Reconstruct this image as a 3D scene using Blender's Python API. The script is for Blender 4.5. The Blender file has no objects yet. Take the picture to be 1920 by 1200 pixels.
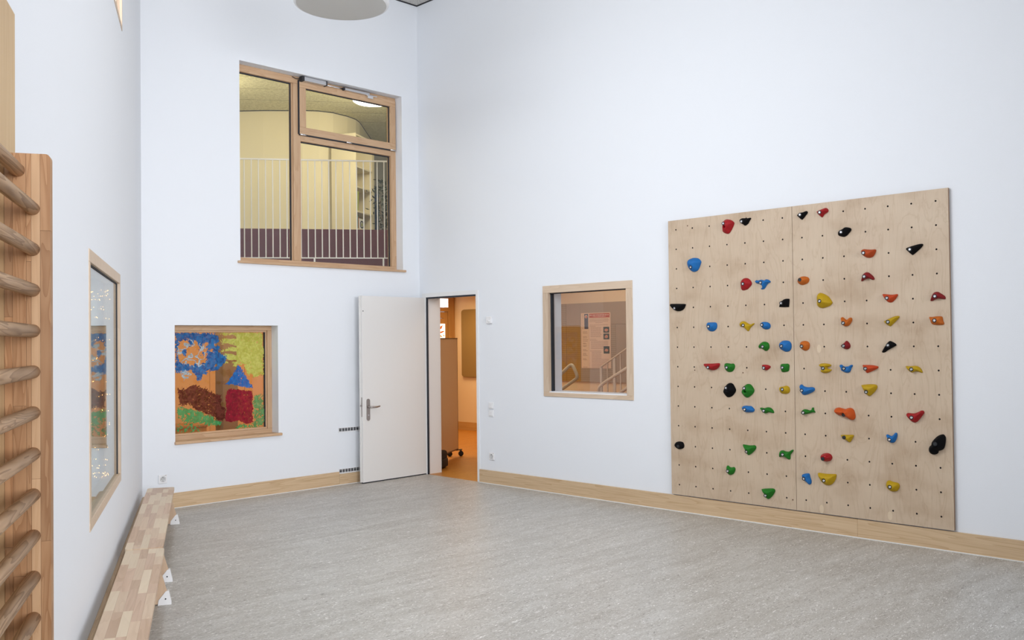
import bpy, bmesh, math, random
import numpy as np
from mathutils import Vector, Matrix
from mathutils.geometry import delaunay_2d_cdt

random.seed(7)
COL = bpy.context.scene.collection
SC = bpy.context.scene
PI = math.pi

# ------------------------------------------------------------------ camera, world, lights, exposure
CAM = Vector((-7.0235, -8.5686, 1.5655))
YAW, PITCH, ROLL, F, SY = 0.7862, 0.0163, 0.0111, 1730.86, 10.77
cd = bpy.data.cameras.new('camera'); co = bpy.data.objects.new('camera', cd); COL.objects.link(co)
fw = Vector((math.sin(YAW), math.cos(YAW), 0)); rt = Vector((math.cos(YAW), -math.sin(YAW), 0)); up = Vector((0, 0, 1))
f2 = fw * math.cos(PITCH) + up * math.sin(PITCH)
u2 = up * math.cos(PITCH) - fw * math.sin(PITCH)
r3 = rt * math.cos(ROLL) - u2 * math.sin(ROLL)
u3 = u2 * math.cos(ROLL) + rt * math.sin(ROLL)
M = Matrix(((r3.x, u3.x, -f2.x, CAM.x), (r3.y, u3.y, -f2.y, CAM.y), (r3.z, u3.z, -f2.z, CAM.z), (0, 0, 0, 1)))
co.matrix_world = M
cd.sensor_fit = 'HORIZONTAL'; cd.sensor_width = 36.0
cd.lens = F * 36.0 / 1920.0
cd.shift_y = SY / 1920.0
cd.clip_start = 0.05; cd.clip_end = 200
SC.camera = co

SC.view_settings.view_transform = 'Standard'
SC.view_settings.look = 'None'
SC.view_settings.gamma = 1.0
SC.view_settings.use_curve_mapping = False
SC.view_settings.exposure = 0.0

W = bpy.data.worlds.new('sky'); SC.world = W; W.use_nodes = True
W.node_tree.nodes['Background'].inputs[0].default_value = (0.78, 0.86, 1.0, 1)
W.node_tree.nodes['Background'].inputs[1].default_value = 0.6

def area(name, loc, target, sx, sy, power, col, spread=180):
    ld = bpy.data.lights.new(name, 'AREA'); ld.shape = 'RECTANGLE'; ld.size = sx; ld.size_y = sy
    ld.energy = power; ld.color = col; ld.spread = math.radians(spread)
    o = bpy.data.objects.new(name, ld); COL.objects.link(o)
    o.location = loc
    d = Vector(target) - Vector(loc)
    o.rotation_euler = d.to_track_quat('-Z', 'Y').to_euler()
    return o

ANG = 0.4618
SA, CA = math.sin(ANG), math.cos(ANG)
OL = Vector((-3.3535, 0, 0)); TL = Vector((-SA, -CA, 0)); NL = Vector((CA, -SA, 0))
ROTL = math.atan2(-CA, -SA)
def L(k, n, z):
    return OL + TL * k + NL * n + Vector((0, 0, z))

# daylight through the tall windows behind the camera and the clerestory in the left wall
area('window_daylight', (-7.2, -11.2, 2.9), (-2.3, 0, 2.3), 2.6, 3.4, 38, (0.95, 0.965, 1.0), 82)
area('window_daylight_right', (-3.6, -11.2, 2.9), (-4.0, 0, 2.3), 3.2, 3.4, 98, (0.95, 0.965, 1.0), 80)
area('clerestory_daylight', L(4.0, -0.05, 4.55), L(3.6, 3.0, 3.6), 3.0, 1.2, 112, (0.94, 0.965, 1.0))
area('clerestory_skylight', L(4.0, -0.045, 4.55), L(3.8, 3.0, 1.6), 3.0, 1.2, 38, (0.94, 0.965, 1.0), 120)
# warm lamps of the hall and stairwell behind the glass
area('hall_light', (1.2, 1.6, 2.3), (1.2, 1.6, 0), 1.2, 1.2, 34, (1.0, 0.70, 0.38))
area('hall_light_far', (3.0, 2.9, 2.3), (3.0, 2.9, 0), 0.8, 0.8, 24, (1.0, 0.70, 0.36))
area('hall_light_west', (-1.6, 1.6, 2.3), (-1.6, 1.6, 0), 1.6, 1.0, 23, (1.0, 0.72, 0.38))
area('stair_light', (1.3, -1.2, 2.75), (1.3, -1.2, 0), 1.2, 1.2, 15, (1.0, 0.80, 0.62))
for i, p in enumerate(((-1.2, 3.2, 4.7), (0.9, 1.9, 4.6), (-1.7, 0.75, 4.75))):  # point lights without fittings, added to brighten the gallery
    ld = bpy.data.lights.new('gallery_fill', 'POINT'); ld.energy = (34, 50, 16)[i]; ld.color = (1.0, 0.90, 0.66); ld.shadow_soft_size = 0.22
    o = bpy.data.objects.new('gallery_fill', ld); COL.objects.link(o); o.location = p
HOLDS=[
('red',4249,2535,[(-11,64),(32,55),(63,31),(61,10),(39,-29),(14,-58),(-10,-61),(-45,-42),(-52,-24),(-48,14),(-36,48)],(-18,27),0.050,'big rounded red climbing hold with a finger pocket, top left of the plywood'),
('black',4423,2569,[(-52,12),(-32,24),(3,22),(9,28),(16,19),(49,21),(54,13),(41,-4),(25,-28),(-2,-41),(-21,-30),(-33,-20),(-50,-6)],(-23,-5),0.040,'black climbing hold with a pointed horn, right of the big red pocketed one'),
('black',4954,2562,[(-51,7),(4,25),(30,30),(39,21),(35,9),(-4,-33),(-15,-34),(-32,-20)],(-15,3),0.035,'small black three-cornered climbing hold at the top, just right of the panel seam'),
('red',5122,2567,[(-50,11),(-33,17),(15,31),(32,31),(45,20),(48,4),(34,-8),(14,-18),(-3,-39),(-14,-35),(-37,-13),(-48,1)],(-10,-2),0.040,'red climbing hold in the top row, right of the black three-cornered one'),
('black',5298,2391,[(-50,-6),(-42,13),(-13,26),(12,38),(52,28),(57,11),(36,-14),(11,-33),(-14,-34),(-45,-22)],(-12,0),0.040,'black lumpy oval climbing hold just below right of the topmost red one'),
('rust',5487,2215,[(-51,16),(-46,26),(-30,30),(17,23),(56,22),(62,14),(55,-7),(38,-32),(10,-40),(-16,-34),(-41,-16),(-50,1)],(-20,-2),0.050,'rust orange flat-topped climbing hold directly above a dark red arched one'),
('black',5836,2219,[(-57,4),(-48,12),(8,26),(49,32),(65,30),(65,18),(42,-7),(-5,-44),(-16,-43),(-40,-21),(-55,-4)],(-21,-5),0.035,'black wedge climbing hold pointing up right, highest hold near the right edge'),
('darkred',5477,2022,[(-48,-20),(-41,1),(-30,28),(-11,42),(8,42),(39,18),(56,-7),(51,-18),(37,-17),(17,-7),(-5,-8),(-28,-18),(-44,-25)],(-10,9),0.040,'dark red arched climbing hold beneath the rust orange flat-topped one'),
('blue',3898,2230,[(-69,20),(-56,42),(-23,55),(10,58),(48,50),(75,24),(73,7),(55,-35),(34,-58),(4,-66),(-25,-58),(-52,-31),(-67,-5)],(-16,-25),0.050,'large domed blue climbing hold alone in the upper left of the left panel'),
('red',4417,2028,[(-47,0),(-45,24),(-23,45),(8,51),(34,40),(55,15),(56,-7),(33,-31),(10,-47),(-29,-52),(-46,-34)],(-6,1),0.045,'round red climbing hold left of the blue winged one'),
('blue',4576,2024,[(-66,21),(-55,32),(-38,28),(-11,33),(19,26),(35,34),(60,27),(76,10),(59,1),(44,-9),(29,-31),(14,-47),(-9,-49),(-16,-41),(-3,-32),(-6,-13),(-19,1),(-42,1),(-61,8)],(-2,7),0.040,'blue winged climbing hold with a tail, right of the round red one'),
('orange',4947,2028,[(-50,-4),(-41,18),(-16,33),(16,34),(43,23),(50,4),(39,-18),(15,-30),(-14,-34),(-41,-22)],(-13,7),0.045,'smooth orange egg-shaped climbing hold just right of the seam, above mid height'),
('black',3724,1852,[(-81,28),(-68,34),(71,28),(77,15),(66,-9),(40,-28),(1,-35),(-38,-24),(-68,-1)],(-18,-8),0.050,'black half-disc climbing hold with flat top at the left edge of the wall'),
('blue',4074,1670,[(-51,10),(-45,33),(-26,38),(36,37),(52,22),(53,-3),(39,-27),(10,-41),(-19,-38),(-43,-22)],(-14,2),0.040,'blue rounded flat-topped climbing hold left of the yellow whale-shaped one'),
('yellow',4422,1672,[(-66,1),(-64,25),(-46,38),(-23,38),(4,24),(30,11),(49,14),(67,21),(71,14),(53,-1),(34,-18),(22,-39),(10,-47),(-5,-36),(-20,-20),(-43,-4),(-59,-8)],(-19,4),0.035,'yellow whale-shaped climbing hold with a forked tail on the left panel'),
('blue',4596,1670,[(-44,10),(-34,26),(-7,31),(22,27),(44,12),(48,-11),(32,-29),(6,-33),(-20,-24),(-38,-6)],(-12,6),0.040,'small blue oval climbing hold right beside the yellow whale-shaped one'),
('black',4778,1852,[(-51,-26),(-40,-3),(-14,26),(12,35),(37,34),(42,27),(37,-26),(28,-34),(-47,-31)],(-20,0),0.040,'black quarter-disc climbing hold just left of the panel seam'),
('yellow',5118,1857,[(-55,22),(-48,51),(-30,65),(0,58),(40,34),(66,-2),(73,-18),(56,-37),(22,-51),(-16,-56),(-43,-46),(-56,-20)],(-9,-2),0.060,'large yellow bulky climbing hold in the upper middle, right of the seam'),
('green',4580,1493,[(-48,-1),(-40,19),(-17,36),(9,42),(39,32),(51,9),(48,-15),(30,-33),(12,-35),(-10,-21),(-25,-15),(-44,-13)],(6,0),0.040,'green drop-shaped climbing hold left of the big round blue one'),
('blue',4778,1498,[(-55,0),(-49,23),(-27,40),(6,45),(38,37),(52,16),(53,-10),(40,-37),(11,-48),(-17,-40),(-46,-23)],(-16,-1),0.050,'big round blue climbing hold with a ridge, just left of the seam at mid height'),
('orange',4950,1500,[(-41,4),(-35,27),(-14,37),(10,38),(35,26),(42,3),(34,-26),(13,-40),(-8,-39),(-33,-22)],(-13,-5),0.040,'round faceted orange climbing hold across the seam from the big round blue one'),
('red',4602,1320,[(-41,15),(-27,21),(-1,21),(25,15),(38,5),(28,-9),(9,-22),(-6,-25),(-24,-13)],(-16,-5),0.030,'smallest red climbing hold, left of the square green one'),
('green',4773,1320,[(-40,19),(-29,29),(-3,31),(25,31),(37,20),(35,-3),(31,-26),(13,-35),(-23,-39),(-37,-27)],(-11,0),0.040,'square green climbing hold beneath the big round blue one'),
('yellow',5125,1320,[(-53,23),(-41,34),(-10,38),(30,33),(47,24),(40,14),(20,8),(18,-2),(36,-6),(52,-12),(39,-25),(16,-37),(-11,-41),(-35,-33),(-42,-19),(-24,-7),(-26,1),(-48,10)],(-9,-1),0.040,'yellow spool-shaped climbing hold with two lips, left of the blue crescent'),
('orange',5303,1692,[(-42,14),(-39,28),(-27,31),(-11,18),(5,8),(21,21),(38,26),(47,18),(45,-1),(30,-25),(14,-39),(-6,-42),(-25,-34),(-37,-11)],(-13,-16),0.040,'orange heart-shaped climbing hold with two horns on the right panel'),
('darkred',5301,1501,[(-46,-5),(-19,16),(-3,33),(7,34),(23,19),(31,0),(29,-16),(16,-28),(-4,-31),(-26,-19)],(-12,-5),0.040,'small dark red pointed climbing hold below the orange heart-shaped one'),
('yellow',5661,1687,[(-58,-6),(-50,0),(2,24),(36,34),(56,33),(57,23),(32,-4),(-5,-39),(-17,-42),(-47,-23)],(-20,-10),0.035,'yellow wedge climbing hold pointing up right, above the black slanting one'),
('black',5632,1486,[(-50,-35),(-40,-17),(-15,20),(7,44),(22,44),(49,30),(61,16),(46,4),(3,-20),(-31,-41),(-47,-41)],(8,14),0.035,'black slanting wedge climbing hold pointing down left, below the yellow wedge'),
('blue',5297,1323,[(-55,9),(-51,22),(-38,26),(-22,13),(-2,10),(21,16),(40,25),(52,22),(46,6),(36,-16),(26,-32),(7,-38),(-13,-34),(-42,-20)],(-9,-4),0.040,'blue crescent climbing hold between the yellow spool and the orange wedge'),
('redorange',5485,1323,[(-55,23),(-45,25),(12,25),(55,18),(67,10),(55,-4),(11,-25),(-21,-37),(-30,-30),(-46,-5)],(-23,-3),0.040,'orange-red wedge climbing hold pointing right, beside the blue crescent'),
('yellow',5820,1320,[(-59,22),(-43,23),(-23,22),(4,26),(27,23),(50,7),(63,-20),(56,-25),(29,-17),(3,-18),(-12,-25),(-32,-17),(-52,5)],(-8,0),0.035,'yellow wavy climbing hold at mid height near the right edge'),
('yellow',5481,1162,[(-63,25),(-53,32),(0,38),(44,37),(58,29),(58,10),(37,-21),(5,-50),(-8,-53),(-26,-38),(-48,-8)],(-16,-21),0.050,'yellow shield-shaped climbing hold directly below the orange-red wedge'),
('redorange',5654,1863,[(-59,20),(-52,28),(-8,22),(23,20),(52,23),(56,15),(40,-11),(15,-35),(-3,-39),(-21,-32),(-42,-8)],(-16,-5),0.040,'orange-red three-cornered climbing hold with concave top, above the yellow wedge'),
('darkred',6002,1851,[(-53,-24),(-46,-1),(-32,28),(-14,38),(3,38),(28,22),(50,4),(54,-11),(47,-17),(27,-15),(2,-11),(-21,-18),(-41,-27)],(-10,6),0.040,'dark red arched climbing hold at the right edge, above the orange four-cornered one'),
('orange',5994,1679,[(-54,27),(-30,27),(-10,31),(30,30),(38,22),(42,-4),(49,-19),(43,-31),(12,-33),(-28,-29),(-42,-17),(-50,6)],(-7,1),0.040,'orange four-cornered climbing hold at the right edge of the wall'),
('red',4074,1323,[(-84,17),(-69,21),(1,23),(66,27),(76,19),(70,-2),(41,-27),(4,-36),(-33,-28),(-69,-7)],(-20,-10),0.050,'red half-disc climbing hold with flat top on the left panel'),
('green',4245,1318,[(-47,11),(-42,27),(-25,33),(15,29),(43,29),(54,12),(50,-12),(30,-37),(-2,-44),(-30,-34),(-45,-10)],(-8,-4),0.040,'green rounded climbing hold right beside the red half-disc'),
('black',4243,1117,[(-61,-6),(-42,25),(-14,55),(10,63),(34,55),(53,28),(63,1),(48,-27),(20,-52),(-12,-62),(-35,-51),(-55,-27)],(-12,21),0.050,'large black diamond-shaped climbing hold left of the green diamond'),
('green',4420,1117,[(-58,-11),(-43,17),(-19,48),(4,59),(31,54),(50,33),(63,8),(53,-18),(22,-46),(-9,-59),(-32,-48),(-51,-28)],(-10,23),0.050,'large green diamond-shaped climbing hold with a finger pocket'),
('yellow',4763,1137,[(-46,3),(-40,20),(-8,26),(18,33),(39,24),(48,3),(42,-21),(20,-33),(-23,-33),(-41,-17)],(-4,3),0.040,'yellow rounded climbing hold just left of the seam, below the square green one'),
('blue',4957,1146,[(-56,18),(-50,34),(-36,37),(-20,24),(11,17),(49,19),(69,12),(73,-1),(59,-18),(17,-38),(-18,-48),(-39,-37),(-51,-8)],(-24,-9),0.045,'blue boot-shaped climbing hold just right of the seam, above the green fish'),
('blue',4424,964,[(-57,2),(-51,19),(-26,26),(5,25),(28,24),(47,10),(59,-5),(50,-22),(23,-30),(-23,-29),(-46,-18)],(-19,-5),0.040,'blue lumpy climbing hold below the green diamond'),
('green',4598,957,[(-61,20),(-44,22),(-22,19),(8,28),(37,24),(59,5),(66,-16),(44,-17),(18,-14),(0,-21),(-14,-25),(-34,-16),(-51,3)],(-13,0),0.035,'green wavy leaf-shaped climbing hold right of the blue lumpy one'),
('green',4973,970,[(-67,-17),(-54,3),(-36,13),(-12,12),(12,6),(30,16),(33,29),(46,29),(47,11),(59,-8),(36,-10),(5,-20),(-30,-28),(-58,-27)],(-35,-13),0.035,'green fish-shaped climbing hold with a tail fin, just right of the seam'),
('brightorange',5284,970,[(-87,12),(-78,32),(-52,40),(-22,34),(1,30),(24,39),(46,40),(65,29),(76,1),(79,-33),(64,-51),(45,-53),(19,-42),(-4,-28),(-30,-22),(-59,-18),(-79,-6)],(0,-13),0.070,'big orange peanut-shaped climbing hold on the right panel'),
('red',5826,973,[(-66,6),(-57,19),(-12,18),(17,28),(44,42),(60,39),(62,24),(46,0),(22,-31),(4,-47),(-14,-50),(-37,-37),(-60,-11)],(-16,-11),0.050,'red boot-shaped climbing hold rising to the right, in the lower right of the wall'),
('yellow',5301,776,[(-58,10),(-49,19),(-4,23),(39,25),(47,17),(31,-12),(18,-32),(5,-33),(-24,-13)],(-18,3),0.040,'small yellow three-cornered climbing hold below the orange peanut'),
('blue',5648,805,[(-44,12),(-32,17),(-14,8),(4,10),(15,22),(26,34),(38,30),(39,11),(31,-17),(16,-39),(-6,-45),(-27,-33),(-39,-9)],(-11,-19),0.040,'blue heart-shaped climbing hold with two horns, in the lower right of the wall'),
('black',5979,763,[(-60,-32),(-55,-11),(-42,2),(-36,23),(-7,60),(22,80),(45,85),(58,70),(60,47),(54,6),(43,-21),(20,-35),(8,-38),(5,-53),(-15,-66),(-37,-65),(-54,-52)],(8,19),0.070,'largest black climbing hold with two lobes, low at the right edge'),
('black',3715,602,[(-49,-2),(-37,23),(-4,35),(36,31),(52,2),(40,-23),(3,-34),(-35,-25)],(8,-4),0.040,'small black oval climbing hold low at the left edge of the wall'),
('green',4431,625,[(-62,30),(-50,32),(4,29),(49,33),(62,20),(56,0),(25,-33),(-9,-55),(-24,-44),(-47,-8)],(-22,-25),0.045,'green three-cornered climbing hold with its point down, upper one of two alike'),
('green',4775,608,[(-68,-30),(-67,3),(-54,22),(-32,27),(-7,20),(21,22),(43,35),(56,39),(59,30),(43,9),(33,-5),(31,-35),(20,-44),(-1,-37),(-22,-26),(-44,-25)],(-22,-4),0.040,'green two-tailed climbing hold left of the seam in the lower part of the wall'),
('green',4242,431,[(-37,10),(-34,29),(-21,33),(-9,23),(11,20),(34,25),(46,14),(44,-7),(29,-32),(2,-46),(-22,-43),(-35,-25)],(-12,-11),0.040,'green climbing hold with a raised thumb, lower left part of the wall'),
('blue',4953,422,[(-45,23),(-29,36),(3,43),(18,41),(26,14),(35,-14),(32,-37),(18,-47),(5,-42),(-19,-20),(-40,4)],(-20,0),0.040,'blue slanting climbing hold low beside the seam, left of the yellow half-disc'),
('red',5116,607,[(-47,-3),(-38,19),(-14,32),(17,36),(43,24),(52,2),(39,-21),(12,-33),(-18,-32),(-40,-19)],(-8,-9),0.050,'glossy red egg-shaped climbing hold above the yellow half-disc'),
('yellow',5121,445,[(-76,26),(-69,34),(-42,33),(5,32),(59,36),(78,34),(77,15),(65,-18),(38,-49),(7,-59),(-23,-52),(-50,-29),(-69,1)],(-10,-19),0.050,'large yellow half-disc climbing hold low on the right panel'),
('yellow',5645,434,[(-49,6),(-41,31),(-23,40),(4,32),(40,27),(52,13),(49,-11),(33,-34),(6,-41),(-21,-37),(-42,-21)],(-7,-4),0.045,'yellow rounded climbing hold, lowest of those near the right edge'),
('green',4602,272,[(-62,19),(-53,25),(0,34),(44,38),(61,27),(57,7),(28,-33),(-2,-55),(-20,-45),(-46,-11)],(-15,-24),0.045,'green three-cornered climbing hold lowest on the wall'),
]
PAINT={
'cloud':[(-2.949,1.675),(-2.86,1.682),(-2.727,1.675),(-2.636,1.671),(-2.556,1.674),(-2.504,1.647),(-2.499,1.593),(-2.51,1.561),(-2.481,1.544),(-2.493,1.485),(-2.464,1.463),(-2.418,1.435),(-2.418,1.386),(-2.465,1.343),(-2.524,1.291),(-2.593,1.288),(-2.673,1.253),(-2.712,1.212),(-2.729,1.191),(-2.749,1.229),(-2.74,1.266),(-2.807,1.279),(-2.884,1.292),(-2.951,1.289),(-2.954,1.492)],
'cloud_hole':[(-2.904,1.596),(-2.838,1.617),(-2.727,1.606),(-2.637,1.551),(-2.615,1.455),(-2.649,1.359),(-2.74,1.351),(-2.84,1.364),(-2.916,1.387),(-2.926,1.513)],
'foliage':[(-2.498,1.68),(-2.321,1.682),(-2.004,1.684),(-2.002,1.533),(-1.993,1.398),(-1.997,1.252),(-2.02,1.23),(-2.106,1.217),(-2.131,1.257),(-2.168,1.236),(-2.198,1.281),(-2.203,1.347),(-2.264,1.371),(-2.3,1.328),(-2.336,1.318),(-2.335,1.373),(-2.371,1.395),(-2.43,1.353),(-2.406,1.418),(-2.464,1.463),(-2.476,1.495),(-2.394,1.516),(-2.322,1.559),(-2.458,1.566),(-2.475,1.615),(-2.334,1.619),(-2.31,1.646),(-2.452,1.658)],
'hill':[(-2.928,1.136),(-2.863,1.123),(-2.808,1.16),(-2.73,1.154),(-2.639,1.113),(-2.56,1.082),(-2.485,1.046),(-2.468,0.954),(-2.427,0.908),(-2.428,0.81),(-2.457,0.78),(-2.504,0.804),(-2.561,0.83),(-2.618,0.866),(-2.753,0.927),(-2.797,0.972),(-2.886,0.967),(-2.918,0.989),(-2.923,1.073)],
'grass':[(-2.929,0.948),(-2.875,0.95),(-2.798,0.919),(-2.731,0.915),(-2.641,0.862),(-2.561,0.83),(-2.515,0.784),(-2.469,0.759),(-2.481,0.738),(-2.619,0.753),(-2.732,0.788),(-2.865,0.797),(-2.93,0.854)],
'sparse':[(-2.946,0.798),(-2.81,0.788),(-2.687,0.742),(-2.687,0.689),(-2.947,0.697)],
'bush':[(-2.108,1.011),(-2.046,1.036),(-2.009,1.023),(-2.003,0.927),(-1.985,0.881),(-1.986,0.736),(-2.011,0.715),(-2.122,0.712),(-2.109,0.811),(-2.121,0.923)],
'strip':[(-2.34,0.69),(-2.268,0.739),(-2.135,0.713),(-1.998,0.725),(-1.999,0.692),(-2.208,0.691)],
'house':[(-2.414,1.097),(-2.373,1.106),(-2.277,1.091),(-2.126,1.073),(-2.12,0.978),(-2.124,0.812),(-2.122,0.745),(-2.183,0.733),(-2.28,0.773),(-2.375,0.768),(-2.434,0.789),(-2.415,0.885),(-2.421,0.994)],
'roof':[(-2.281,1.347),(-2.246,1.315),(-2.204,1.237),(-2.15,1.157),(-2.119,1.128),(-2.12,1.101),(-2.205,1.113),(-2.277,1.135),(-2.42,1.152),(-2.39,1.189),(-2.336,1.263)],
}

# ------------------------------------------------------------------ helpers
def link(o, parent=None):
    COL.objects.link(o)
    if parent is not None: o.parent = parent
    return o
def finish(bm, name, mat, parent=None, smooth=False, kind=None, label=None):
    me = bpy.data.meshes.new(name)
    bmesh.ops.recalc_face_normals(bm, faces=bm.faces[:])
    bm.to_mesh(me); bm.free()
    if isinstance(mat, (list, tuple)):
        for m in mat: me.materials.append(m)
    else: me.materials.append(mat)
    if smooth:
        me.polygons.foreach_set('use_smooth', [True] * len(me.polygons))
    o = bpy.data.objects.new(name, me); link(o, parent)
    if kind: o['kind'] = kind
    if label: o['label'] = label
    return o
def thing(name, label, cat, loc=(0, 0, 0), rotz=0, group=None):
    o = bpy.data.objects.new(name, None); link(o)
    o.empty_display_size = 0.1
    o.location = loc; o.rotation_euler = (0, 0, rotz); o['label'] = label; o['category'] = cat
    if group: o['group'] = group
    return o
def tag(o, label, cat, group=None):
    o['label'] = label; o['category'] = cat
    if group: o['group'] = group
    return o
def struct(name, loc=(0, 0, 0), rotz=0, label=None):
    o = bpy.data.objects.new(name, None); link(o); o.location = loc; o.rotation_euler = (0, 0, rotz)
    o['kind'] = 'structure'
    if label: o['label'] = label
    return o
def dup(o, parent=None, **kw):
    c = o.copy(); COL.objects.link(c)
    if parent is not None: c.parent = parent
    for ch in o.children: dup(ch, c)
    return c
def box(bm, x0, x1, y0, y1, z0, z1, bev=0.0, seg=2):
    vs = [bm.verts.new(p) for p in ((x0,y0,z0),(x1,y0,z0),(x1,y1,z0),(x0,y1,z0),(x0,y0,z1),(x1,y0,z1),(x1,y1,z1),(x0,y1,z1))]
    fs = [bm.faces.new([vs[i] for i in q]) for q in ((0,3,2,1),(4,5,6,7),(0,1,5,4),(1,2,6,5),(2,3,7,6),(3,0,4,7))]
    if bev > 0:
        es = list({e for f in fs for e in f.edges})
        bmesh.ops.bevel(bm, geom=es, offset=bev, segments=seg, profile=0.5, affect='EDGES')
    return vs
def bx(name, dims, mat, parent=None, bev=0.0, **kw):
    bm = bmesh.new(); box(bm, *dims, bev=bev); return finish(bm, name, mat, parent, **kw)
def prism(bm, pts, f0, f1):
    """pts 2D list; f0/f1 map a 2D point to the two caps"""
    a = [bm.verts.new(f0(p)) for p in pts]; b = [bm.verts.new(f1(p)) for p in pts]
    n = len(pts)
    bm.faces.new(a); bm.faces.new(b[::-1])
    for i in range(n): bm.faces.new((a[i], b[i], b[(i+1) % n], a[(i+1) % n]))
def tube(bm, pts, r, n=10, cap=True, closed=False):
    pts = [Vector(p) for p in pts]; rings = []
    prev = None
    for i, p in enumerate(pts):
        if i == 0: t = pts[1] - p
        elif i == len(pts) - 1: t = p - pts[i-1]
        else: t = (pts[i+1] - p).normalized() + (p - pts[i-1]).normalized()
        t.normalize()
        ref = prev if prev is not None else (Vector((0, 0, 1)) if abs(t.z) < .9 else Vector((1, 0, 0)))
        a = ref - t * ref.dot(t); a.normalize(); b = t.cross(a); prev = a
        rr = r[i] if isinstance(r, (list, tuple)) else r
        rings.append([bm.verts.new(p + a * rr * math.cos(2*PI*j/n) + b * rr * math.sin(2*PI*j/n)) for j in range(n)])
    for i in range(len(rings) - 1):
        for j in range(n):
            bm.faces.new((rings[i][j], rings[i][(j+1) % n], rings[i+1][(j+1) % n], rings[i+1][j]))
    if cap:
        bm.faces.new(rings[0][::-1]); bm.faces.new(rings[-1])
def lathe(bm, prof, n=32, M=None):
    """prof list of (r, z) revolved about z, transformed by M"""
    rings = []
    for r, z in prof:
        if r < 1e-6:
            v = Vector((0, 0, z)); rings.append([bm.verts.new(M @ v if M else v)])
        else:
            rings.append([])
            for j in range(n):
                v = Vector((r*math.cos(2*PI*j/n), r*math.sin(2*PI*j/n), z))
                rings[-1].append(bm.verts.new(M @ v if M else v))
    for A, B in zip(rings, rings[1:]):
        for j in range(n):
            if len(A) == 1 and len(B) == 1: continue
            if len(A) == 1: bm.faces.new((A[0], B[j], B[(j+1) % n]))
            elif len(B) == 1: bm.faces.new((A[j], A[(j+1) % n], B[0]))
            else: bm.faces.new((A[j], A[(j+1) % n], B[(j+1) % n], B[j]))
def wall_mesh(name, org, du, do, u0, u1, z0, z1, th, holes, mat, kind='structure'):
    """wall slab from org along unit du, thickness th along do, rectangular openings (u0,u1,z0,z1)"""
    us = sorted({u0, u1, *[h[0] for h in holes], *[h[1] for h in holes]}); us = [u for u in us if u0 <= u <= u1]
    zs = sorted({z0, z1, *[h[2] for h in holes], *[h[3] for h in holes]}); zs = [z for z in zs if z0 <= z <= z1]
    org = Vector(org); du = Vector(du); do = Vector(do)
    bm = bmesh.new(); vd = {}
    def V(i, j, s):
        if (i, j, s) not in vd: vd[(i, j, s)] = bm.verts.new(org + du*us[i] + Vector((0, 0, zs[j])) + do*th*s)
        return vd[(i, j, s)]
    def solid(i, j):
        if i < 0 or j < 0 or i >= len(us)-1 or j >= len(zs)-1: return False
        c = ((us[i]+us[i+1])/2, (zs[j]+zs[j+1])/2)
        return not any(h[0] < c[0] < h[1] and h[2] < c[1] < h[3] for h in holes)
    for i in range(len(us)-1):
        for j in range(len(zs)-1):
            if not solid(i, j): continue
            for s in (0, 1): bm.faces.new([V(i, j, s), V(i+1, j, s), V(i+1, j+1, s), V(i, j+1, s)])
            if not solid(i-1, j): bm.faces.new([V(i, j, 0), V(i, j+1, 0), V(i, j+1, 1), V(i, j, 1)])
            if not solid(i+1, j): bm.faces.new([V(i+1, j, 0), V(i+1, j+1, 0), V(i+1, j+1, 1), V(i+1, j, 1)])
            if not solid(i, j-1): bm.faces.new([V(i, j, 0), V(i+1, j, 0), V(i+1, j, 1), V(i, j, 1)])
            if not solid(i, j+1): bm.faces.new([V(i, j+1, 0), V(i+1, j+1, 0), V(i+1, j+1, 1), V(i, j+1, 1)])
    return finish(bm, name, mat, None, kind=kind)

# ------------------------------------------------------------------ materials
def newmat(name):
    m = bpy.data.materials.new(name); m.use_nodes = True
    nt = m.node_tree; b = nt.nodes['Principled BSDF']
    return m, nt, b
def N(nt, typ, **kw):
    n = nt.nodes.new(typ)
    for k, v in kw.items(): setattr(n, k, v)
    return n
def ramp(nt, stops):
    r = N(nt, 'ShaderNodeValToRGB')
    while len(r.color_ramp.elements) < len(stops): r.color_ramp.elements.new(0.5)
    for e, (p, c) in zip(r.color_ramp.elements, stops):
        e.position = p; e.color = (*c, 1) if len(c) == 3 else c
    return r
def plain(name, col, rough=0.5, metal=0.0, bump=0.0, scale=200, var=0.0, spec=0.5):
    m, nt, b = newmat(name)
    b.inputs['Base Color'].default_value = (*col, 1); b.inputs['Roughness'].default_value = rough
    b.inputs['Metallic'].default_value = metal; b.inputs['Specular IOR Level'].default_value = spec
    tc = N(nt, 'ShaderNodeTexCoord'); nz = N(nt, 'ShaderNodeTexNoise'); nz.inputs['Scale'].default_value = scale; nz.inputs['Detail'].default_value = 3
    nt.links.new(tc.outputs['Object'], nz.inputs['Vector'])
    if bump:
        bp = N(nt, 'ShaderNodeBump'); bp.inputs['Strength'].default_value = bump; bp.inputs['Distance'].default_value = 0.002
        nt.links.new(nz.outputs['Fac'], bp.inputs['Height']); nt.links.new(bp.outputs[0], b.inputs['Normal'])
    if var:
        r = ramp(nt, [(0.3, tuple(c*(1-var) for c in col)), (0.7, tuple(min(1, c*(1+var)) for c in col))])
        nt.links.new(nz.outputs['Fac'], r.inputs[0]); nt.links.new(r.outputs[0], b.inputs['Base Color'])
    return m
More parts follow.
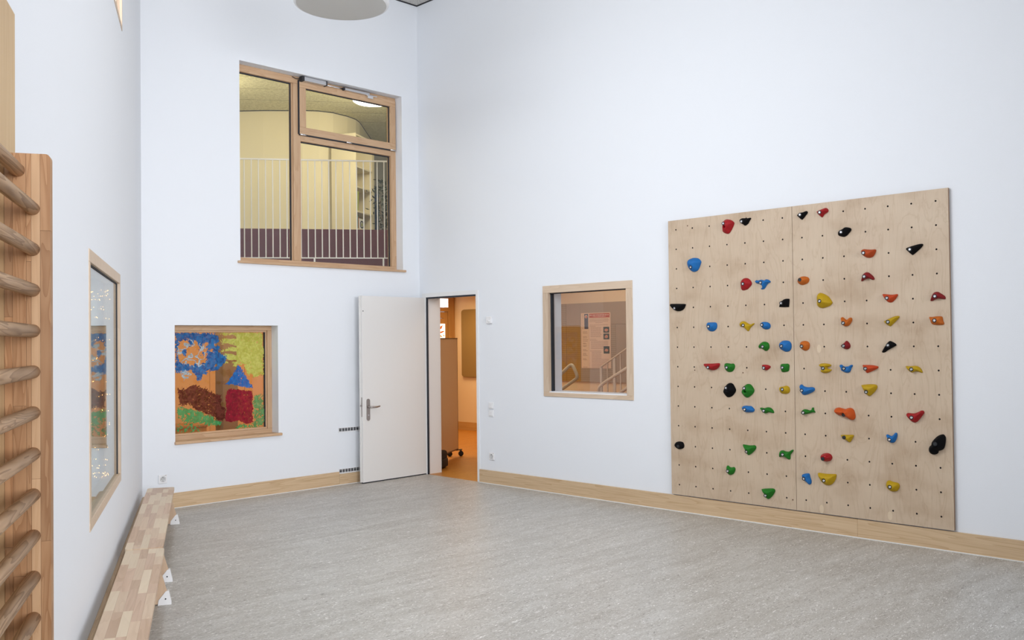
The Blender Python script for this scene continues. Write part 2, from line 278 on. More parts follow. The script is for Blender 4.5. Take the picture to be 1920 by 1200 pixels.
def wood(name, light, dark, axis='X', rings=9.0, fine=60.0, rough=0.5, rnd=0.0, figure=0.5, knots=False, stretch=14):
    """grain runs along the given local axis; every object gets its own piece of the figure and tone"""
    m, nt, b = newmat(name)
    tc = N(nt, 'ShaderNodeTexCoord'); oi = N(nt, 'ShaderNodeObjectInfo')
    add = N(nt, 'ShaderNodeVectorMath', operation='ADD')
    mul = N(nt, 'ShaderNodeVectorMath', operation='SCALE'); mul.inputs['Scale'].default_value = 37.0
    cmb = N(nt, 'ShaderNodeCombineXYZ')
    for i in range(3): nt.links.new(oi.outputs['Random'], cmb.inputs[i])
    nt.links.new(cmb.outputs[0], mul.inputs[0]); nt.links.new(tc.outputs['Object'], add.inputs[0]); nt.links.new(mul.outputs[0], add.inputs[1])
    mp = N(nt, 'ShaderNodeMapping'); s = [1, 1, 1]; s['XYZ'.index(axis)] = 1/stretch
    mp.inputs['Scale'].default_value = s
    nt.links.new(add.outputs[0], mp.inputs[0])
    n1 = N(nt, 'ShaderNodeTexNoise'); n1.inputs['Scale'].default_value = rings; n1.inputs['Detail'].default_value = 2; n1.inputs['Distortion'].default_value = 0.6
    n2 = N(nt, 'ShaderNodeTexNoise'); n2.inputs['Scale'].default_value = fine; n2.inputs['Detail'].default_value = 3
    nt.links.new(mp.outputs[0], n1.inputs['Vector']); nt.links.new(mp.outputs[0], n2.inputs['Vector'])
    # contour the broad noise to get growth rings
    ml = N(nt, 'ShaderNodeMath', operation='MULTIPLY'); ml.inputs[1].default_value = 9.0
    nt.links.new(n1.outputs['Fac'], ml.inputs[0])
    fr = N(nt, 'ShaderNodeMath', operation='FRACT'); nt.links.new(ml.outputs[0], fr.inputs[0])
    pw = N(nt, 'ShaderNodeMath', operation='POWER'); pw.inputs[1].default_value = 2.2; nt.links.new(fr.outputs[0], pw.inputs[0])
    mx = N(nt, 'ShaderNodeMath', operation='MULTIPLY'); mx.inputs[1].default_value = figure; nt.links.new(pw.outputs[0], mx.inputs[0])
    m2 = N(nt, 'ShaderNodeMath', operation='MULTIPLY_ADD'); m2.inputs[1].default_value = 0.55; nt.links.new(n2.outputs['Fac'], m2.inputs[0]); nt.links.new(mx.outputs[0], m2.inputs[2])
    r = ramp(nt, [(0.12, light), (0.85, dark)]); nt.links.new(m2.outputs[0], r.inputs[0])
    hs = N(nt, 'ShaderNodeHueSaturation')
    vr = N(nt, 'ShaderNodeMapRange'); vr.inputs['To Min'].default_value = 1-rnd; vr.inputs['To Max'].default_value = 1+rnd
    nt.links.new(oi.outputs['Random'], vr.inputs[0]); nt.links.new(vr.outputs[0], hs.inputs['Value'])
    nt.links.new(r.outputs[0], hs.inputs['Color']); nt.links.new(hs.outputs[0], b.inputs['Base Color'])
    b.inputs['Roughness'].default_value = rough
    bp = N(nt, 'ShaderNodeBump'); bp.inputs['Strength'].default_value = 0.15; bp.inputs['Distance'].default_value = 0.001
    nt.links.new(m2.outputs[0], bp.inputs['Height']); nt.links.new(bp.outputs[0], b.inputs['Normal'])
    return m
def emit(name, col, strength):
    m, nt, b = newmat(name)
    b.inputs['Base Color'].default_value = (*col, 1); b.inputs['Emission Color'].default_value = (*col, 1); b.inputs['Emission Strength'].default_value = strength
    return m
def glassmat(name, tint=(1, 1, 1), ior=1.52, gain=1.0):
    m, nt, b = newmat(name); nt.nodes.remove(b)
    out = nt.nodes['Material Output']
    fr = N(nt, 'ShaderNodeFresnel'); geo = N(nt, 'ShaderNodeNewGeometry'); mr = N(nt, 'ShaderNodeMapRange')   # same reflectance entering and leaving the sheet
    mr.inputs['To Min'].default_value = ior; mr.inputs['To Max'].default_value = 1/ior
    nt.links.new(geo.outputs['Backfacing'], mr.inputs[0]); nt.links.new(mr.outputs[0], fr.inputs['IOR'])
    tr = N(nt, 'ShaderNodeBsdfTransparent'); tr.inputs[0].default_value = (*tint, 1)
    gl = N(nt, 'ShaderNodeBsdfGlossy'); gl.inputs['Roughness'].default_value = 0.0
    ml = N(nt, 'ShaderNodeMath', operation='MULTIPLY'); ml.inputs[1].default_value = gain; ml.use_clamp = True
    nt.links.new(fr.outputs[0], ml.inputs[0])
    mx = N(nt, 'ShaderNodeMixShader'); nt.links.new(ml.outputs[0], mx.inputs[0]); nt.links.new(tr.outputs[0], mx.inputs[1]); nt.links.new(gl.outputs[0], mx.inputs[2])
    nt.links.new(mx.outputs[0], out.inputs[0])
    return m

M_wall = plain('white_paint', (0.81, 0.835, 0.875), 0.9, bump=0.25, scale=160, spec=0.2)
M_white = plain('white_gloss', (0.80, 0.80, 0.80), 0.35)
M_plastic = plain('white_plastic', (0.83, 0.83, 0.84), 0.4)
M_door = plain('door_laminate', (0.78, 0.765, 0.745), 0.42, bump=0.05, scale=300)
M_steel = plain('satin_steel', (0.42, 0.38, 0.36), 0.32, metal=1.0)
M_chrome = plain('bright_steel', (0.85, 0.85, 0.87), 0.22, metal=1.0)
M_alu = plain('anodised_aluminium', (0.62, 0.62, 0.64), 0.4, metal=0.8)
M_black = plain('black_rubber', (0.012, 0.012, 0.014), 0.6)
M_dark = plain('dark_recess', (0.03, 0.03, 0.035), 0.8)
M_gasket = plain('dark_gasket', (0.02, 0.025, 0.035), 0.7)
M_sealant = plain('white_sealant', (0.82, 0.81, 0.79), 0.6)
M_peach = plain('peach_wall', (0.86, 0.72, 0.52), 0.9)
M_cream = plain('cream_wall', (0.83, 0.76, 0.54), 0.9)
M_grey = plain('grey_wall', (0.40, 0.40, 0.38), 0.9)
M_maroon = plain('maroon_fabric', (0.105, 0.022, 0.04), 0.85, bump=0.2, scale=400)
M_rail = plain('white_lacquer', (0.92, 0.91, 0.87), 0.4)
M_glass = glassmat('window_glass')
M_glass2 = glassmat('garland_window_glass', tint=(0.90, 0.95, 0.92), gain=1.0)
M_frame = wood('oiled_larch_frame', (0.62, 0.42, 0.26), (0.46, 0.27, 0.145), 'X', rings=10, fine=70, figure=0.35, rnd=0.05)
M_frame_v = wood('oiled_larch_frame_upright', (0.62, 0.42, 0.26), (0.46, 0.27, 0.145), 'Z', rings=10, fine=70, figure=0.35, rnd=0.05)
M_frame_y = wood('pale_fir_frame', (0.66, 0.52, 0.39), (0.54, 0.40, 0.28), 'Y', rings=10, fine=70, figure=0.35, rnd=0.05)
M_frame_yv = wood('pale_fir_frame_upright', (0.66, 0.52, 0.39), (0.54, 0.40, 0.28), 'Z', rings=10, fine=70, figure=0.35, rnd=0.05)
M_skirt = wood('pine_skirting', (0.66, 0.49, 0.31), (0.48, 0.31, 0.165), 'X', rings=12, fine=60, figure=0.4, rnd=0.05, stretch=22)
M_bars = wood('glued_larch', (0.50, 0.285, 0.145), (0.36, 0.18, 0.08), 'Z', rings=16, fine=80, figure=0.6, rnd=0.16, stretch=9)
M_bars_light = wood('glued_larch_sapwood', (0.62, 0.40, 0.23), (0.52, 0.31, 0.16), 'Z', rings=12, fine=80, figure=0.3, rnd=0.04)
M_rung = wood('ash_rung', (0.56, 0.36, 0.21), (0.30, 0.17, 0.085), 'X', rings=22, fine=90, figure=0.75, rnd=0.06, stretch=16)
M_wallpanel = wood('spruce_board', (0.60, 0.42, 0.23), (0.50, 0.32, 0.155), 'Z', rings=5, fine=50, figure=0.35, rnd=0.0)
M_hallwood = wood('varnished_spruce', (0.52, 0.30, 0.11), (0.40, 0.20, 0.06), 'Z', rings=6, fine=50, figure=0.3, rnd=0.05)

# birch plywood: pale, softly figured, upright flame
def plywood():
    m, nt, b = newmat('birch_plywood')
    tc = N(nt, 'ShaderNodeTexCoord'); mp = N(nt, 'ShaderNodeMapping'); mp.inputs['Scale'].default_value = (1, 1, 0.22)
    nt.links.new(tc.outputs['Object'], mp.inputs[0])
    n1 = N(nt, 'ShaderNodeTexNoise'); n1.inputs['Scale'].default_value = 5.5; n1.inputs['Detail'].default_value = 4; n1.inputs['Distortion'].default_value = 1.4
    nt.links.new(mp.outputs[0], n1.inputs['Vector'])
    ml = N(nt, 'ShaderNodeMath', operation='MULTIPLY'); ml.inputs[1].default_value = 14; nt.links.new(n1.outputs['Fac'], ml.inputs[0])
    fr = N(nt, 'ShaderNodeMath', operation='PINGPONG'); fr.inputs[1].default_value = 1.0; nt.links.new(ml.outputs[0], fr.inputs[0])
    pw = N(nt, 'ShaderNodeMath', operation='POWER'); pw.inputs[1].default_value = 5; nt.links.new(fr.outputs[0], pw.inputs[0])
    n2 = N(nt, 'ShaderNodeTexNoise'); n2.inputs['Scale'].default_value = 3.2; n2.inputs['Detail'].default_value = 5
    mp2 = N(nt, 'ShaderNodeMapping'); mp2.inputs['Scale'].default_value = (1, 0.8, 1.3); nt.links.new(tc.outputs['Object'], mp2.inputs[0]); nt.links.new(mp2.outputs[0], n2.inputs['Vector'])
    n3 = N(nt, 'ShaderNodeTexNoise'); n3.inputs['Scale'].default_value = 120; n3.inputs['Detail'].default_value = 2
    mp3 = N(nt, 'ShaderNodeMapping'); mp3.inputs['Scale'].default_value = (1, 1, 0.08); nt.links.new(tc.outputs['Object'], mp3.inputs[0]); nt.links.new(mp3.outputs[0], n3.inputs['Vector'])
    base = ramp(nt, [(0.30, (0.51, 0.375, 0.255)), (0.48, (0.60, 0.465, 0.335)), (0.75, (0.635, 0.505, 0.37))]); nt.links.new(n2.outputs['Fac'], base.inputs[0])
    mx = N(nt, 'ShaderNodeMix', data_type='RGBA', blend_type='MULTIPLY')
    sc = N(nt, 'ShaderNodeMath', operation='MULTIPLY'); sc.inputs[1].default_value = 0.22; nt.links.new(pw.outputs[0], sc.inputs[0])
    nt.links.new(sc.outputs[0], mx.inputs['Factor']); nt.links.new(base.outputs[0], mx.inputs['A']); mx.inputs['B'].default_value = (0.55, 0.42, 0.30, 1)
    mx2 = N(nt, 'ShaderNodeMix', data_type='RGBA', blend_type='MULTIPLY'); mx2.inputs['Factor'].default_value = 0.12
    nt.links.new(mx.outputs['Result'], mx2.inputs['A']); nt.links.new(n3.outputs['Fac'], mx2.inputs['B'])
    nt.links.new(mx2.outputs['Result'], b.inputs['Base Color']); b.inputs['Roughness'].default_value = 0.5
    return m
M_ply = plywood()
M_plug = plain('veneer_plug', (0.66, 0.53, 0.38), 0.5)
M_plyedge = plain('ply_edge', (0.30, 0.19, 0.12), 0.7)

def lino(name, cols, warmflow=1.0):
    m, nt, b = newmat(name)
    tc = N(nt, 'ShaderNodeTexCoord'); mp = N(nt, 'ShaderNodeMapping'); mp.inputs['Scale'].default_value = (0.20, 1, 1)
    nt.links.new(tc.outputs['Object'], mp.inputs[0])
    n1 = N(nt, 'ShaderNodeTexNoise'); n1.inputs['Scale'].default_value = 7; n1.inputs['Detail'].default_value = 8; n1.inputs['Roughness'].default_value = 0.66; n1.inputs['Distortion'].default_value = 1.1
    nt.links.new(mp.outputs[0], n1.inputs['Vector'])
    n2 = N(nt, 'ShaderNodeTexNoise'); n2.inputs['Scale'].default_value = 55; n2.inputs['Detail'].default_value = 5; n2.inputs['Distortion'].default_value = 2.5
    mp2 = N(nt, 'ShaderNodeMapping'); mp2.inputs['Scale'].default_value = (0.35, 1, 1); nt.links.new(tc.outputs['Object'], mp2.inputs[0]); nt.links.new(mp2.outputs[0], n2.inputs['Vector'])
    ad = N(nt, 'ShaderNodeMath', operation='MULTIPLY_ADD'); ad.inputs[1].default_value = 0.5; nt.links.new(n2.outputs['Fac'], ad.inputs[0])
    s1 = N(nt, 'ShaderNodeMath', operation='MULTIPLY'); s1.inputs[1].default_value = 0.5; nt.links.new(n1.outputs['Fac'], s1.inputs[0]); nt.links.new(s1.outputs[0], ad.inputs[2])
    r = ramp(nt, [(0.36, cols[0]), (0.50, cols[1]), (0.64, cols[2])]); nt.links.new(ad.outputs[0], r.inputs[0])
    # pale and dark flecks pressed into the sheet
    v = N(nt, 'ShaderNodeTexNoise'); v.inputs['Scale'].default_value = 60; v.inputs['Detail'].default_value = 2; v.inputs['Distortion'].default_value = 2.5
    nt.links.new(mp2.outputs[0], v.inputs['Vector'])
    lf = ramp(nt, [(0.63, (0, 0, 0)), (0.67, (1, 1, 1))]); nt.links.new(v.outputs['Fac'], lf.inputs[0])
    df = ramp(nt, [(0.33, (1, 1, 1)), (0.37, (0, 0, 0))]); nt.links.new(v.outputs['Fac'], df.inputs[0])
    a = N(nt, 'ShaderNodeMix', data_type='RGBA'); nt.links.new(lf.outputs[0], a.inputs['Factor']); nt.links.new(r.outputs[0], a.inputs['A']); a.inputs['B'].default_value = (*cols[3], 1)
    c = N(nt, 'ShaderNodeMix', data_type='RGBA'); nt.links.new(df.outputs[0], c.inputs['Factor']); nt.links.new(a.outputs['Result'], c.inputs['A']); c.inputs['B'].default_value = (*cols[4], 1)
    nt.links.new(c.outputs['Result'], b.inputs['Base Color'])
    b.inputs['Roughness'].default_value = 0.42; b.inputs['Specular IOR Level'].default_value = 0.4
    bp = N(nt, 'ShaderNodeBump'); bp.inputs['Strength'].default_value = 0.12; bp.inputs['Distance'].default_value = 0.002
    nt.links.new(n2.outputs['Fac'], bp.inputs['Height']); nt.links.new(bp.outputs[0], b.inputs['Normal'])
    return m
M_floor = lino('grey_linoleum', [(0.35, 0.325, 0.29), (0.455, 0.435, 0.40), (0.56, 0.545, 0.515), (0.82, 0.80, 0.77), (0.22, 0.20, 0.18)])
M_hallfloor = lino('orange_linoleum', [(0.44, 0.17, 0.02), (0.52, 0.22, 0.028), (0.58, 0.26, 0.04), (0.64, 0.34, 0.08), (0.38, 0.14, 0.015)])

def acoustic(name, a, c, scale=90):
    m, nt, b = newmat(name)
    tc = N(nt, 'ShaderNodeTexCoord'); n = N(nt, 'ShaderNodeTexNoise'); n.inputs['Scale'].default_value = scale; n.inputs['Detail'].default_value = 3; n.inputs['Distortion'].default_value = 1
    nt.links.new(tc.outputs['Object'], n.inputs['Vector']); r = ramp(nt, [(0.38, a), (0.6, c)]); nt.links.new(n.outputs['Fac'], r.inputs[0])
    nt.links.new(r.outputs[0], b.inputs['Base Color']); b.inputs['Roughness'].default_value = 0.95
    bp = N(nt, 'ShaderNodeBump'); bp.inputs['Strength'].default_value = 0.5; bp.inputs['Distance'].default_value = 0.004
    nt.links.new(n.outputs['Fac'], bp.inputs['Height']); nt.links.new(bp.outputs[0], b.inputs['Normal'])
    return m
M_ceil = acoustic('wood_wool_ceiling', (0.40, 0.38, 0.35), (0.72, 0.71, 0.68))
M_ceil_up = acoustic('gallery_wood_wool', (0.56, 0.53, 0.33), (0.74, 0.71, 0.48), 30)

def perforated(name, a, line):
    """felt faced acoustic panel with fine horizontal grooves"""
    m, nt, b = newmat(name)
    tc = N(nt, 'ShaderNodeTexCoord'); sx = N(nt, 'ShaderNodeSeparateXYZ'); nt.links.new(tc.outputs['Object'], sx.inputs[0])
    ml = N(nt, 'ShaderNodeMath', operation='MULTIPLY'); ml.inputs[1].default_value = 38; nt.links.new(sx.outputs[2], ml.inputs[0])
    fr = N(nt, 'ShaderNodeMath', operation='FRACT'); nt.links.new(ml.outputs[0], fr.inputs[0])
    r = ramp(nt, [(0.0, line), (0.22, line), (0.34, a), (1.0, a)]); nt.links.new(fr.outputs[0], r.inputs[0])
    nt.links.new(r.outputs[0], b.inputs['Base Color']); b.inputs['Roughness'].default_value = 0.9
    return m

# ------------------------------------------------------------------ the gym shell
H = 5.60
YN = -11.6            # wall behind the camera
wall_mesh('wall_right', (0, 0, 0), (0, -1, 0), (1, 0, 0), -0.28, -YN, -0.05, H, 0.21,
          [(0.125, 0.999, -0.05, 2.09), (2.08, 3.125, 1.04, 2.07)], M_wall)
wall_mesh('wall_back', (0, 0, 0), (-1, 0, 0), (0, 1, 0), 0.0, 3.3535, -0.05, H, 0.28,
          [(0.2454, 2.3365, 2.4074, 4.460), (1.9132, 3.0337, 0.6277, 1.7525), (0.9, 1.16, 0.59, 0.615), (0.9, 1.16, 0.135, 0.17)], M_wall)
wall_mesh('wall_left', OL, TL, -NL, 0.0, 12.9, -0.05, H, 0.26,
          [(2.4267, 4.2828, 0.6375, 2.0511), (2.17, 6.2, 3.82, 5.25)], M_wall)
wall_mesh('wall_near', (-9.2, YN, 0), (1, 0, 0), (0, -1, 0), 0.0, 9.2, -0.05, H, 0.25,
          [(0.5, 7.4, 1.1, 4.7)], M_wall)
bm = bmesh.new()
P = [(0, 0), (-3.3535, 0), tuple(L(12.9, 0, 0))[:2], (0, YN)]
prism(bm, P, lambda p: (p[0], p[1], 0.0), lambda p: (p[0], p[1], -0.06))
finish(bm, 'floor', M_floor, kind='structure')
bm = bmesh.new()
prism(bm, [(0.0, 0.0), (-3.35, 0.0), tuple(L(12.9, 0, 0))[:2], (0.0, YN)], lambda p: (p[0], p[1], H), lambda p: (p[0], p[1], H+0.1))
finish(bm, 'ceiling', M_ceil, kind='structure')
# dark shadow gap between walls and ceiling
g = struct('trim_1')
bx('shadow_gap', (-3.35, -0.012, -0.012, 0.0, H-0.012, H), M_dark, g)
bx('shadow_gap', (-0.012, 0.0, YN, 0.0, H-0.012, H), M_dark, g)

# skirting boards
def skirting(name, segs, loc, rotz, h=0.1445, t=0.02):
    s = struct(name, loc, rotz)
    for a, b_ in segs:
        bm = bmesh.new(); box(bm, a+0.0004, b_-0.0004, -t, 0, 0.004, h, 0.002, 1); finish(bm, 'board', M_skirt, s)
    return s
# local x runs to the right as seen from inside the room; local -y faces the room
sb = skirting('baseboard_back', [(-3.35, -1.17), (-1.17, -0.0)], (0, 0, 0), 0)
# the stretch below the vent is lower
ch = sb.children[1]; bpy.data.objects.remove(ch)
bx('board', (-1.169, -0.0, -0.02, 0, 0.004, 0.118), M_skirt, sb)
skirting('baseboard_right', [(1.036, 5.359), (5.359, 9.4), (9.4, 11.6)], (0, 0, 0), -PI/2)
skirting('baseboard_left', [(-12.85, -8.3), (-8.3, -4.2), (-4.2, -0.03)], OL, ROTL+PI)
# sealant bead at the floor
g = struct('trim_2')
bx('bead', (-3.33, -0.02, -0.0275, -0.018, 0, 0.006), M_sealant, g)
bx('bead', (-0.0275, -0.018, YN, -1.036, 0, 0.006), M_sealant, g)

# window behind the camera
wn = struct('window_6', (-8.7, YN, 1.1))
for i in range(5): bx('post', (i*1.71, i*1.71+0.06, -0.2, -0.12, 0, 3.6), M_frame_v, wn)
bx('rail', (0, 6.9, -0.2, -0.12, 0, 0.06), M_frame, wn); bx('rail', (0, 6.9, -0.2, -0.12, 3.54, 3.6), M_frame, wn)
# clerestory window in the left wall (only its lower corner shows at the top of the view)
wn = struct('window_5', OL, ROTL)
for (a, b_) in ((2.17, 2.25), (4.1, 4.18), (6.12, 6.2)): bx('stile', (a, b_, -0.14, -0.03, 3.82, 5.25), M_frame_yv, wn)
bx('rail', (2.25, 6.12, -0.14, -0.03, 3.82, 3.90), M_frame, wn); bx('rail', (2.25, 6.12, -0.14, -0.03, 5.17, 5.25), M_frame, wn)
bx('casing', (2.17, 6.2, -0.03, 0.004, 3.82, 3.85), M_frame_yv, wn)
bx('casing', (2.17, 2.20, -0.03, 0.004, 3.85, 5.25), M_frame_yv, wn)
bx('pane', (2.25, 6.12, -0.10, -0.094, 3.90, 5.17), M_glass, wn)

# ------------------------------------------------------------------ windows of the gym
# window_1: lower window of the back wall, its pane painted by children
w1 = struct('window_1')
X0, X1, Z0, Z1 = -3.0337, -1.9132, 0.6277, 1.7525
def framebar(nm, d, mat, par, bev=0.004): return bx(nm, d, mat, par, bev=bev)
framebar('rail', (X0, X1, 0.125, 0.20, Z1-0.05, Z1), M_frame, w1); framebar('rail', (X0, X1, 0.125, 0.20, Z0, Z0+0.045), M_frame, w1)
framebar('stile', (X0, X0+0.05, 0.125, 0.20, Z0+0.045, Z1-0.05), M_frame_v, w1); framebar('stile', (X1-0.05, X1, 0.125, 0.20, Z0+0.045, Z1-0.05), M_frame_v, w1)
framebar('glazing_bead', (X0+0.05, X1-0.05, 0.14, 0.19, Z1-0.068, Z1-0.05), M_frame, w1, 0.003); framebar('glazing_bead', (X0+0.05, X1-0.05, 0.14, 0.19, Z0+0.045, Z0+0.062), M_frame, w1, 0.003)
framebar('glazing_bead', (X0+0.05, X0+0.068, 0.14, 0.19, Z0+0.062, Z1-0.068), M_frame_v, w1, 0.003); framebar('glazing_bead', (X1-0.068, X1-0.05, 0.14, 0.19, Z0+0.062, Z1-0.068), M_frame_v, w1, 0.003)
bx('gasket', (X1-0.074, X1-0.068, 0.145, 0.165, Z0+0.062, Z1-0.068), M_gasket, w1)
bx('sill', (X0-0.008, X1+0.031, -0.03, 0.124, Z0-0.024, Z0+0.003), M_frame, w1, bev=0.005)
bx('pane', (X0+0.066, X1-0.066, 0.160, 0.166, Z0+0.06, Z1-0.066), M_glass, w1)

def smooth_noise(nx, nz, cell, rng):
    gx, gz = int(nx/cell)+3, int(nz/cell)+3
    g = rng.random((gz, gx)); x = np.arange(nx)/cell; z = np.arange(nz)/cell
    xi = x.astype(int); zi = z.astype(int); fx = x-xi; fz = z-zi
    fx = fx*fx*(3-2*fx); fz = fz*fz*(3-2*fz)
    A = g[np.ix_(zi, xi)]; B = g[np.ix_(zi, xi+1)]; C_ = g[np.ix_(zi+1, xi)]; D = g[np.ix_(zi+1, xi+1)]
    return (A*(1-fx)+B*fx)*(1-fz)[:, None] + (C_*(1-fx)+D*fx)*fz[:, None]
def fbm(nx, nz, cell, rng, octs=4):
    t = 0; a = 1; s = 0
    for _ in range(octs):
        t = t + a*smooth_noise(nx, nz, max(cell, 1.2), rng); s += a; a *= 0.55; cell /= 2.0
    return t/s
def inside(px, pz, poly):
    r = np.zeros(px.shape, bool); n = len(poly)
    for i in range(n):
        (x1, z1), (x2, z2) = poly[i], poly[(i+1) % n]
        c = (z1 > pz) != (z2 > pz)
        xx = (x2-x1)*(pz-z1)/((z2-z1) if z2 != z1 else 1e-9)+x1
        r ^= c & (px < xx)
    return r
def paintmat(name, c1, c2, alpha=1.0):
    """dabbed finger paint: two pigments and streaky thin spots where the glass shows"""
    m, nt, b = newmat(name)
    tc = N(nt, 'ShaderNodeTexCoord'); n = N(nt, 'ShaderNodeTexNoise'); n.inputs['Scale'].default_value = 22; n.inputs['Detail'].default_value = 6; n.inputs['Distortion'].default_value = 1.2
    nt.links.new(tc.outputs['Object'], n.inputs['Vector']); r = ramp(nt, [(0.38, c1), (0.62, c2)]); nt.links.new(n.outputs['Fac'], r.inputs[0])
    nt.links.new(r.outputs[0], b.inputs['Base Color']); b.inputs['Roughness'].default_value = 0.9; b.inputs['Specular IOR Level'].default_value = 0.1
    n4 = N(nt, 'ShaderNodeTexNoise'); n4.inputs['Scale'].default_value = 45; n4.inputs['Detail'].default_value = 4; nt.links.new(tc.outputs['Object'], n4.inputs['Vector'])
    mr = N(nt, 'ShaderNodeMapRange'); mr.inputs['From Min'].default_value = 0.35; mr.inputs['From Max'].default_value = 0.6
    mr.inputs['To Min'].default_value = max(0, alpha-0.15); mr.inputs['To Max'].default_value = alpha
    nt.links.new(n4.outputs['Fac'], mr.inputs[0]); nt.links.new(mr.outputs[0], b.inputs['Alpha'])
    return m
CS = 0.0034
NX = int((X1-0.07-(X0+0.07))/CS); NZ = int((Z1-0.07-(Z0+0.065))/CS)
rng = np.random.default_rng(5)
gx = X0+0.07+(np.arange(NX)+.5)*CS; gz = Z0+0.065+(np.arange(NZ)+.5)*CS
PXg, PZg = np.meshgrid(gx, gz)
dx = (fbm(NX, NZ, 8, rng)-.5)*0.05+(fbm(NX, NZ, 2.5, rng, 1)-.5)*0.028; dz = (fbm(NX, NZ, 8, rng)-.5)*0.05+(fbm(NX, NZ, 2.5, rng, 1)-.5)*0.028
fine = fbm(NX, NZ, 5, rng, 3); broad = fbm(NX, NZ, 16, rng, 4)
def mask(k, amt=1.0): return inside(PXg+dx*amt, PZg+dz*amt, PAINT[k])
taken = np.zeros(PXg.shape, bool)
def paint(name, msk, mat, y):
    global taken
    msk = msk & ~taken; taken |= msk
    zi, xi = np.nonzero(msk)
    if len(zi) == 0: return
    vid = -np.ones((NZ+1, NX+1), int)
    for a in (0, 1):
        for c in (0, 1): vid[zi+a, xi+c] = 0
    vz, vx = np.nonzero(vid == 0); vid[vz, vx] = np.arange(len(vz))
    verts = np.stack([X0+0.07+vx*CS, np.full(len(vz), y), Z0+0.065+vz*CS], 1)
    faces = np.stack([vid[zi, xi], vid[zi, xi+1], vid[zi+1, xi+1], vid[zi+1, xi]], 1)
    me = bpy.data.meshes.new(name); me.from_pydata(verts.tolist(), [], faces.tolist()); me.materials.append(mat); me.update()
    link(bpy.data.objects.new(name, me), w1)
MP = lambda n, a, c, al=1.0: paintmat(n, a, c, al)
roofm = mask('roof', .5); housem = mask('house', .5); hillm = mask('hill'); hole = mask('cloud_hole')
cloudm = mask('cloud')
paint('painted_roof', roofm & (fine > .25), MP('roof_blue', (0.015, 0.10, 0.34), (0.02, 0.16, 0.46)), 0.1585)
paint('painted_house', housem & (fine > .18), MP('house_red', (0.18, 0.008, 0.022), (0.30, 0.014, 0.032)), 0.1585)
paint('painted_white_swirls', ((hole & (np.abs(fbm(NX, NZ, 17, rng, 2)-.5) < .055)) | (inside(PXg+dx, PZg+dz, [(-2.91, 1.31), (-2.83, 1.30), (-2.78, 1.25), (-2.87, 1.22)]) & (fine > .45))), MP('swirl_grey', (0.30, 0.36, 0.38), (0.42, 0.50, 0.54)), 0.1585)
paint('painted_cloud', (cloudm & ~hole & (broad > .34)) | (hole & (broad > .58)), MP('cloud_blue', (0.010, 0.075, 0.24), (0.03, 0.17, 0.40)), 0.1585)
paint('painted_hill', hillm & (fine > .2), MP('hill_brown', (0.075, 0.014, 0.009), (0.15, 0.035, 0.025), 0.97), 0.1585)
paint('painted_grass', (mask('grass') & (fine > .3)) | (mask('sparse') & (fine > .57)) | (mask('strip') & (fine > .42)), MP('grass_green', (0.04, 0.24, 0.07), (0.07, 0.34, 0.12), 0.95), 0.1585)
paint('painted_bush', mask('bush') & (fine > .33), MP('bush_green', (0.07, 0.24, 0.08), (0.14, 0.36, 0.14), 0.95), 0.1585)
# the tree top is drawn with sideways dabs
stripes = np.sin(PZg*PI/0.038+broad*5) > -0.55
paint('painted_treetop', mask('foliage') & (stripes | (PXg > -2.30)) & (fine > .2), MP('treetop_green', (0.42, 0.42, 0.07), (0.56, 0.56, 0.14)), 0.1585)

# window_2: large upper window of the back wall
w2 = struct('window_2')
X0, X1, Z0, Z1 = -2.3365, -0.2454, 2.4074, 4.460
FY0, FY1 = 0.12, 0.20
framebar('head', (X0, X1, FY0, FY1, Z1-0.075, Z1), M_frame, w2); framebar('bottom_rail', (X0, X1, FY0, FY1, Z0, Z0+0.05), M_frame, w2)
framebar('stile', (X0, X0+0.055, FY0, FY1, Z0+0.05, Z1-0.075), M_frame_v, w2); framebar('stile', (X1-0.07, X1, FY0, FY1, Z0+0.05, Z1-0.075), M_frame_v, w2)
framebar('mullion', (-1.635, -1.545, FY0, FY1, Z0+0.05, Z1-0.075), M_frame_v, w2)
framebar('transom', (-1.545, X1-0.07, FY0, FY1, 3.765, 3.83), M_frame, w2)
bx('gasket', (-1.660, -1.650, 0.15, 0.162, Z0+0.05, Z1-0.08), M_gasket, w2); bx('gasket', (-0.334, -0.322, 0.15, 0.162, Z0+0.05, 3.765), M_gasket, w2)
framebar('glazing_bead', (-1.650, -1.635, 0.135, 0.19, Z0+0.05, Z1-0.075), M_frame_v, w2, 0.003)
bx('gasket', (X0+0.055, -1.66, 0.15, 0.162, Z1-0.087, Z1-0.075), M_gasket, w2)
bx('gasket', (-1.545, -0.334, 0.15, 0.162, 3.753, 3.765), M_gasket, w2)
bx('pane', (X0+0.05, -1.655, 0.156, 0.162, Z0+0.045, Z1-0.07), M_glass, w2)
bx('pane', (-1.55, -0.31, 0.156, 0.162, Z0+0.045, 3.77), M_glass, w2)
bx('sill', (X0-0.033, X1+0.028, -0.03, 0.119, Z0-0.022, Z0+0.003), M_frame, w2, bev=0.005)
vs = bpy.data.objects.new('vent_sash', None); link(vs, w2)
vx0, vx1, vz0, vz1 = -1.570, -0.262, 3.838, 4.425
framebar('sash_rail', (vx0, vx1, 0.095, 0.165, vz1-0.078, vz1), M_frame, vs); framebar('sash_rail', (vx0, vx1, 0.095, 0.165, vz0, vz0+0.078), M_frame, vs)
framebar('sash_stile', (vx0, vx0+0.08, 0.095, 0.165, vz0+0.078, vz1-0.078), M_frame_v, vs); framebar('sash_stile', (vx1-0.08, vx1, 0.095, 0.165, vz0+0.078, vz1-0.078), M_frame_v, vs)
bx('pane', (vx0+0.075, vx1-0.075, 0.135, 0.141, vz0+0.07, vz1-0.07), M_glass, vs)
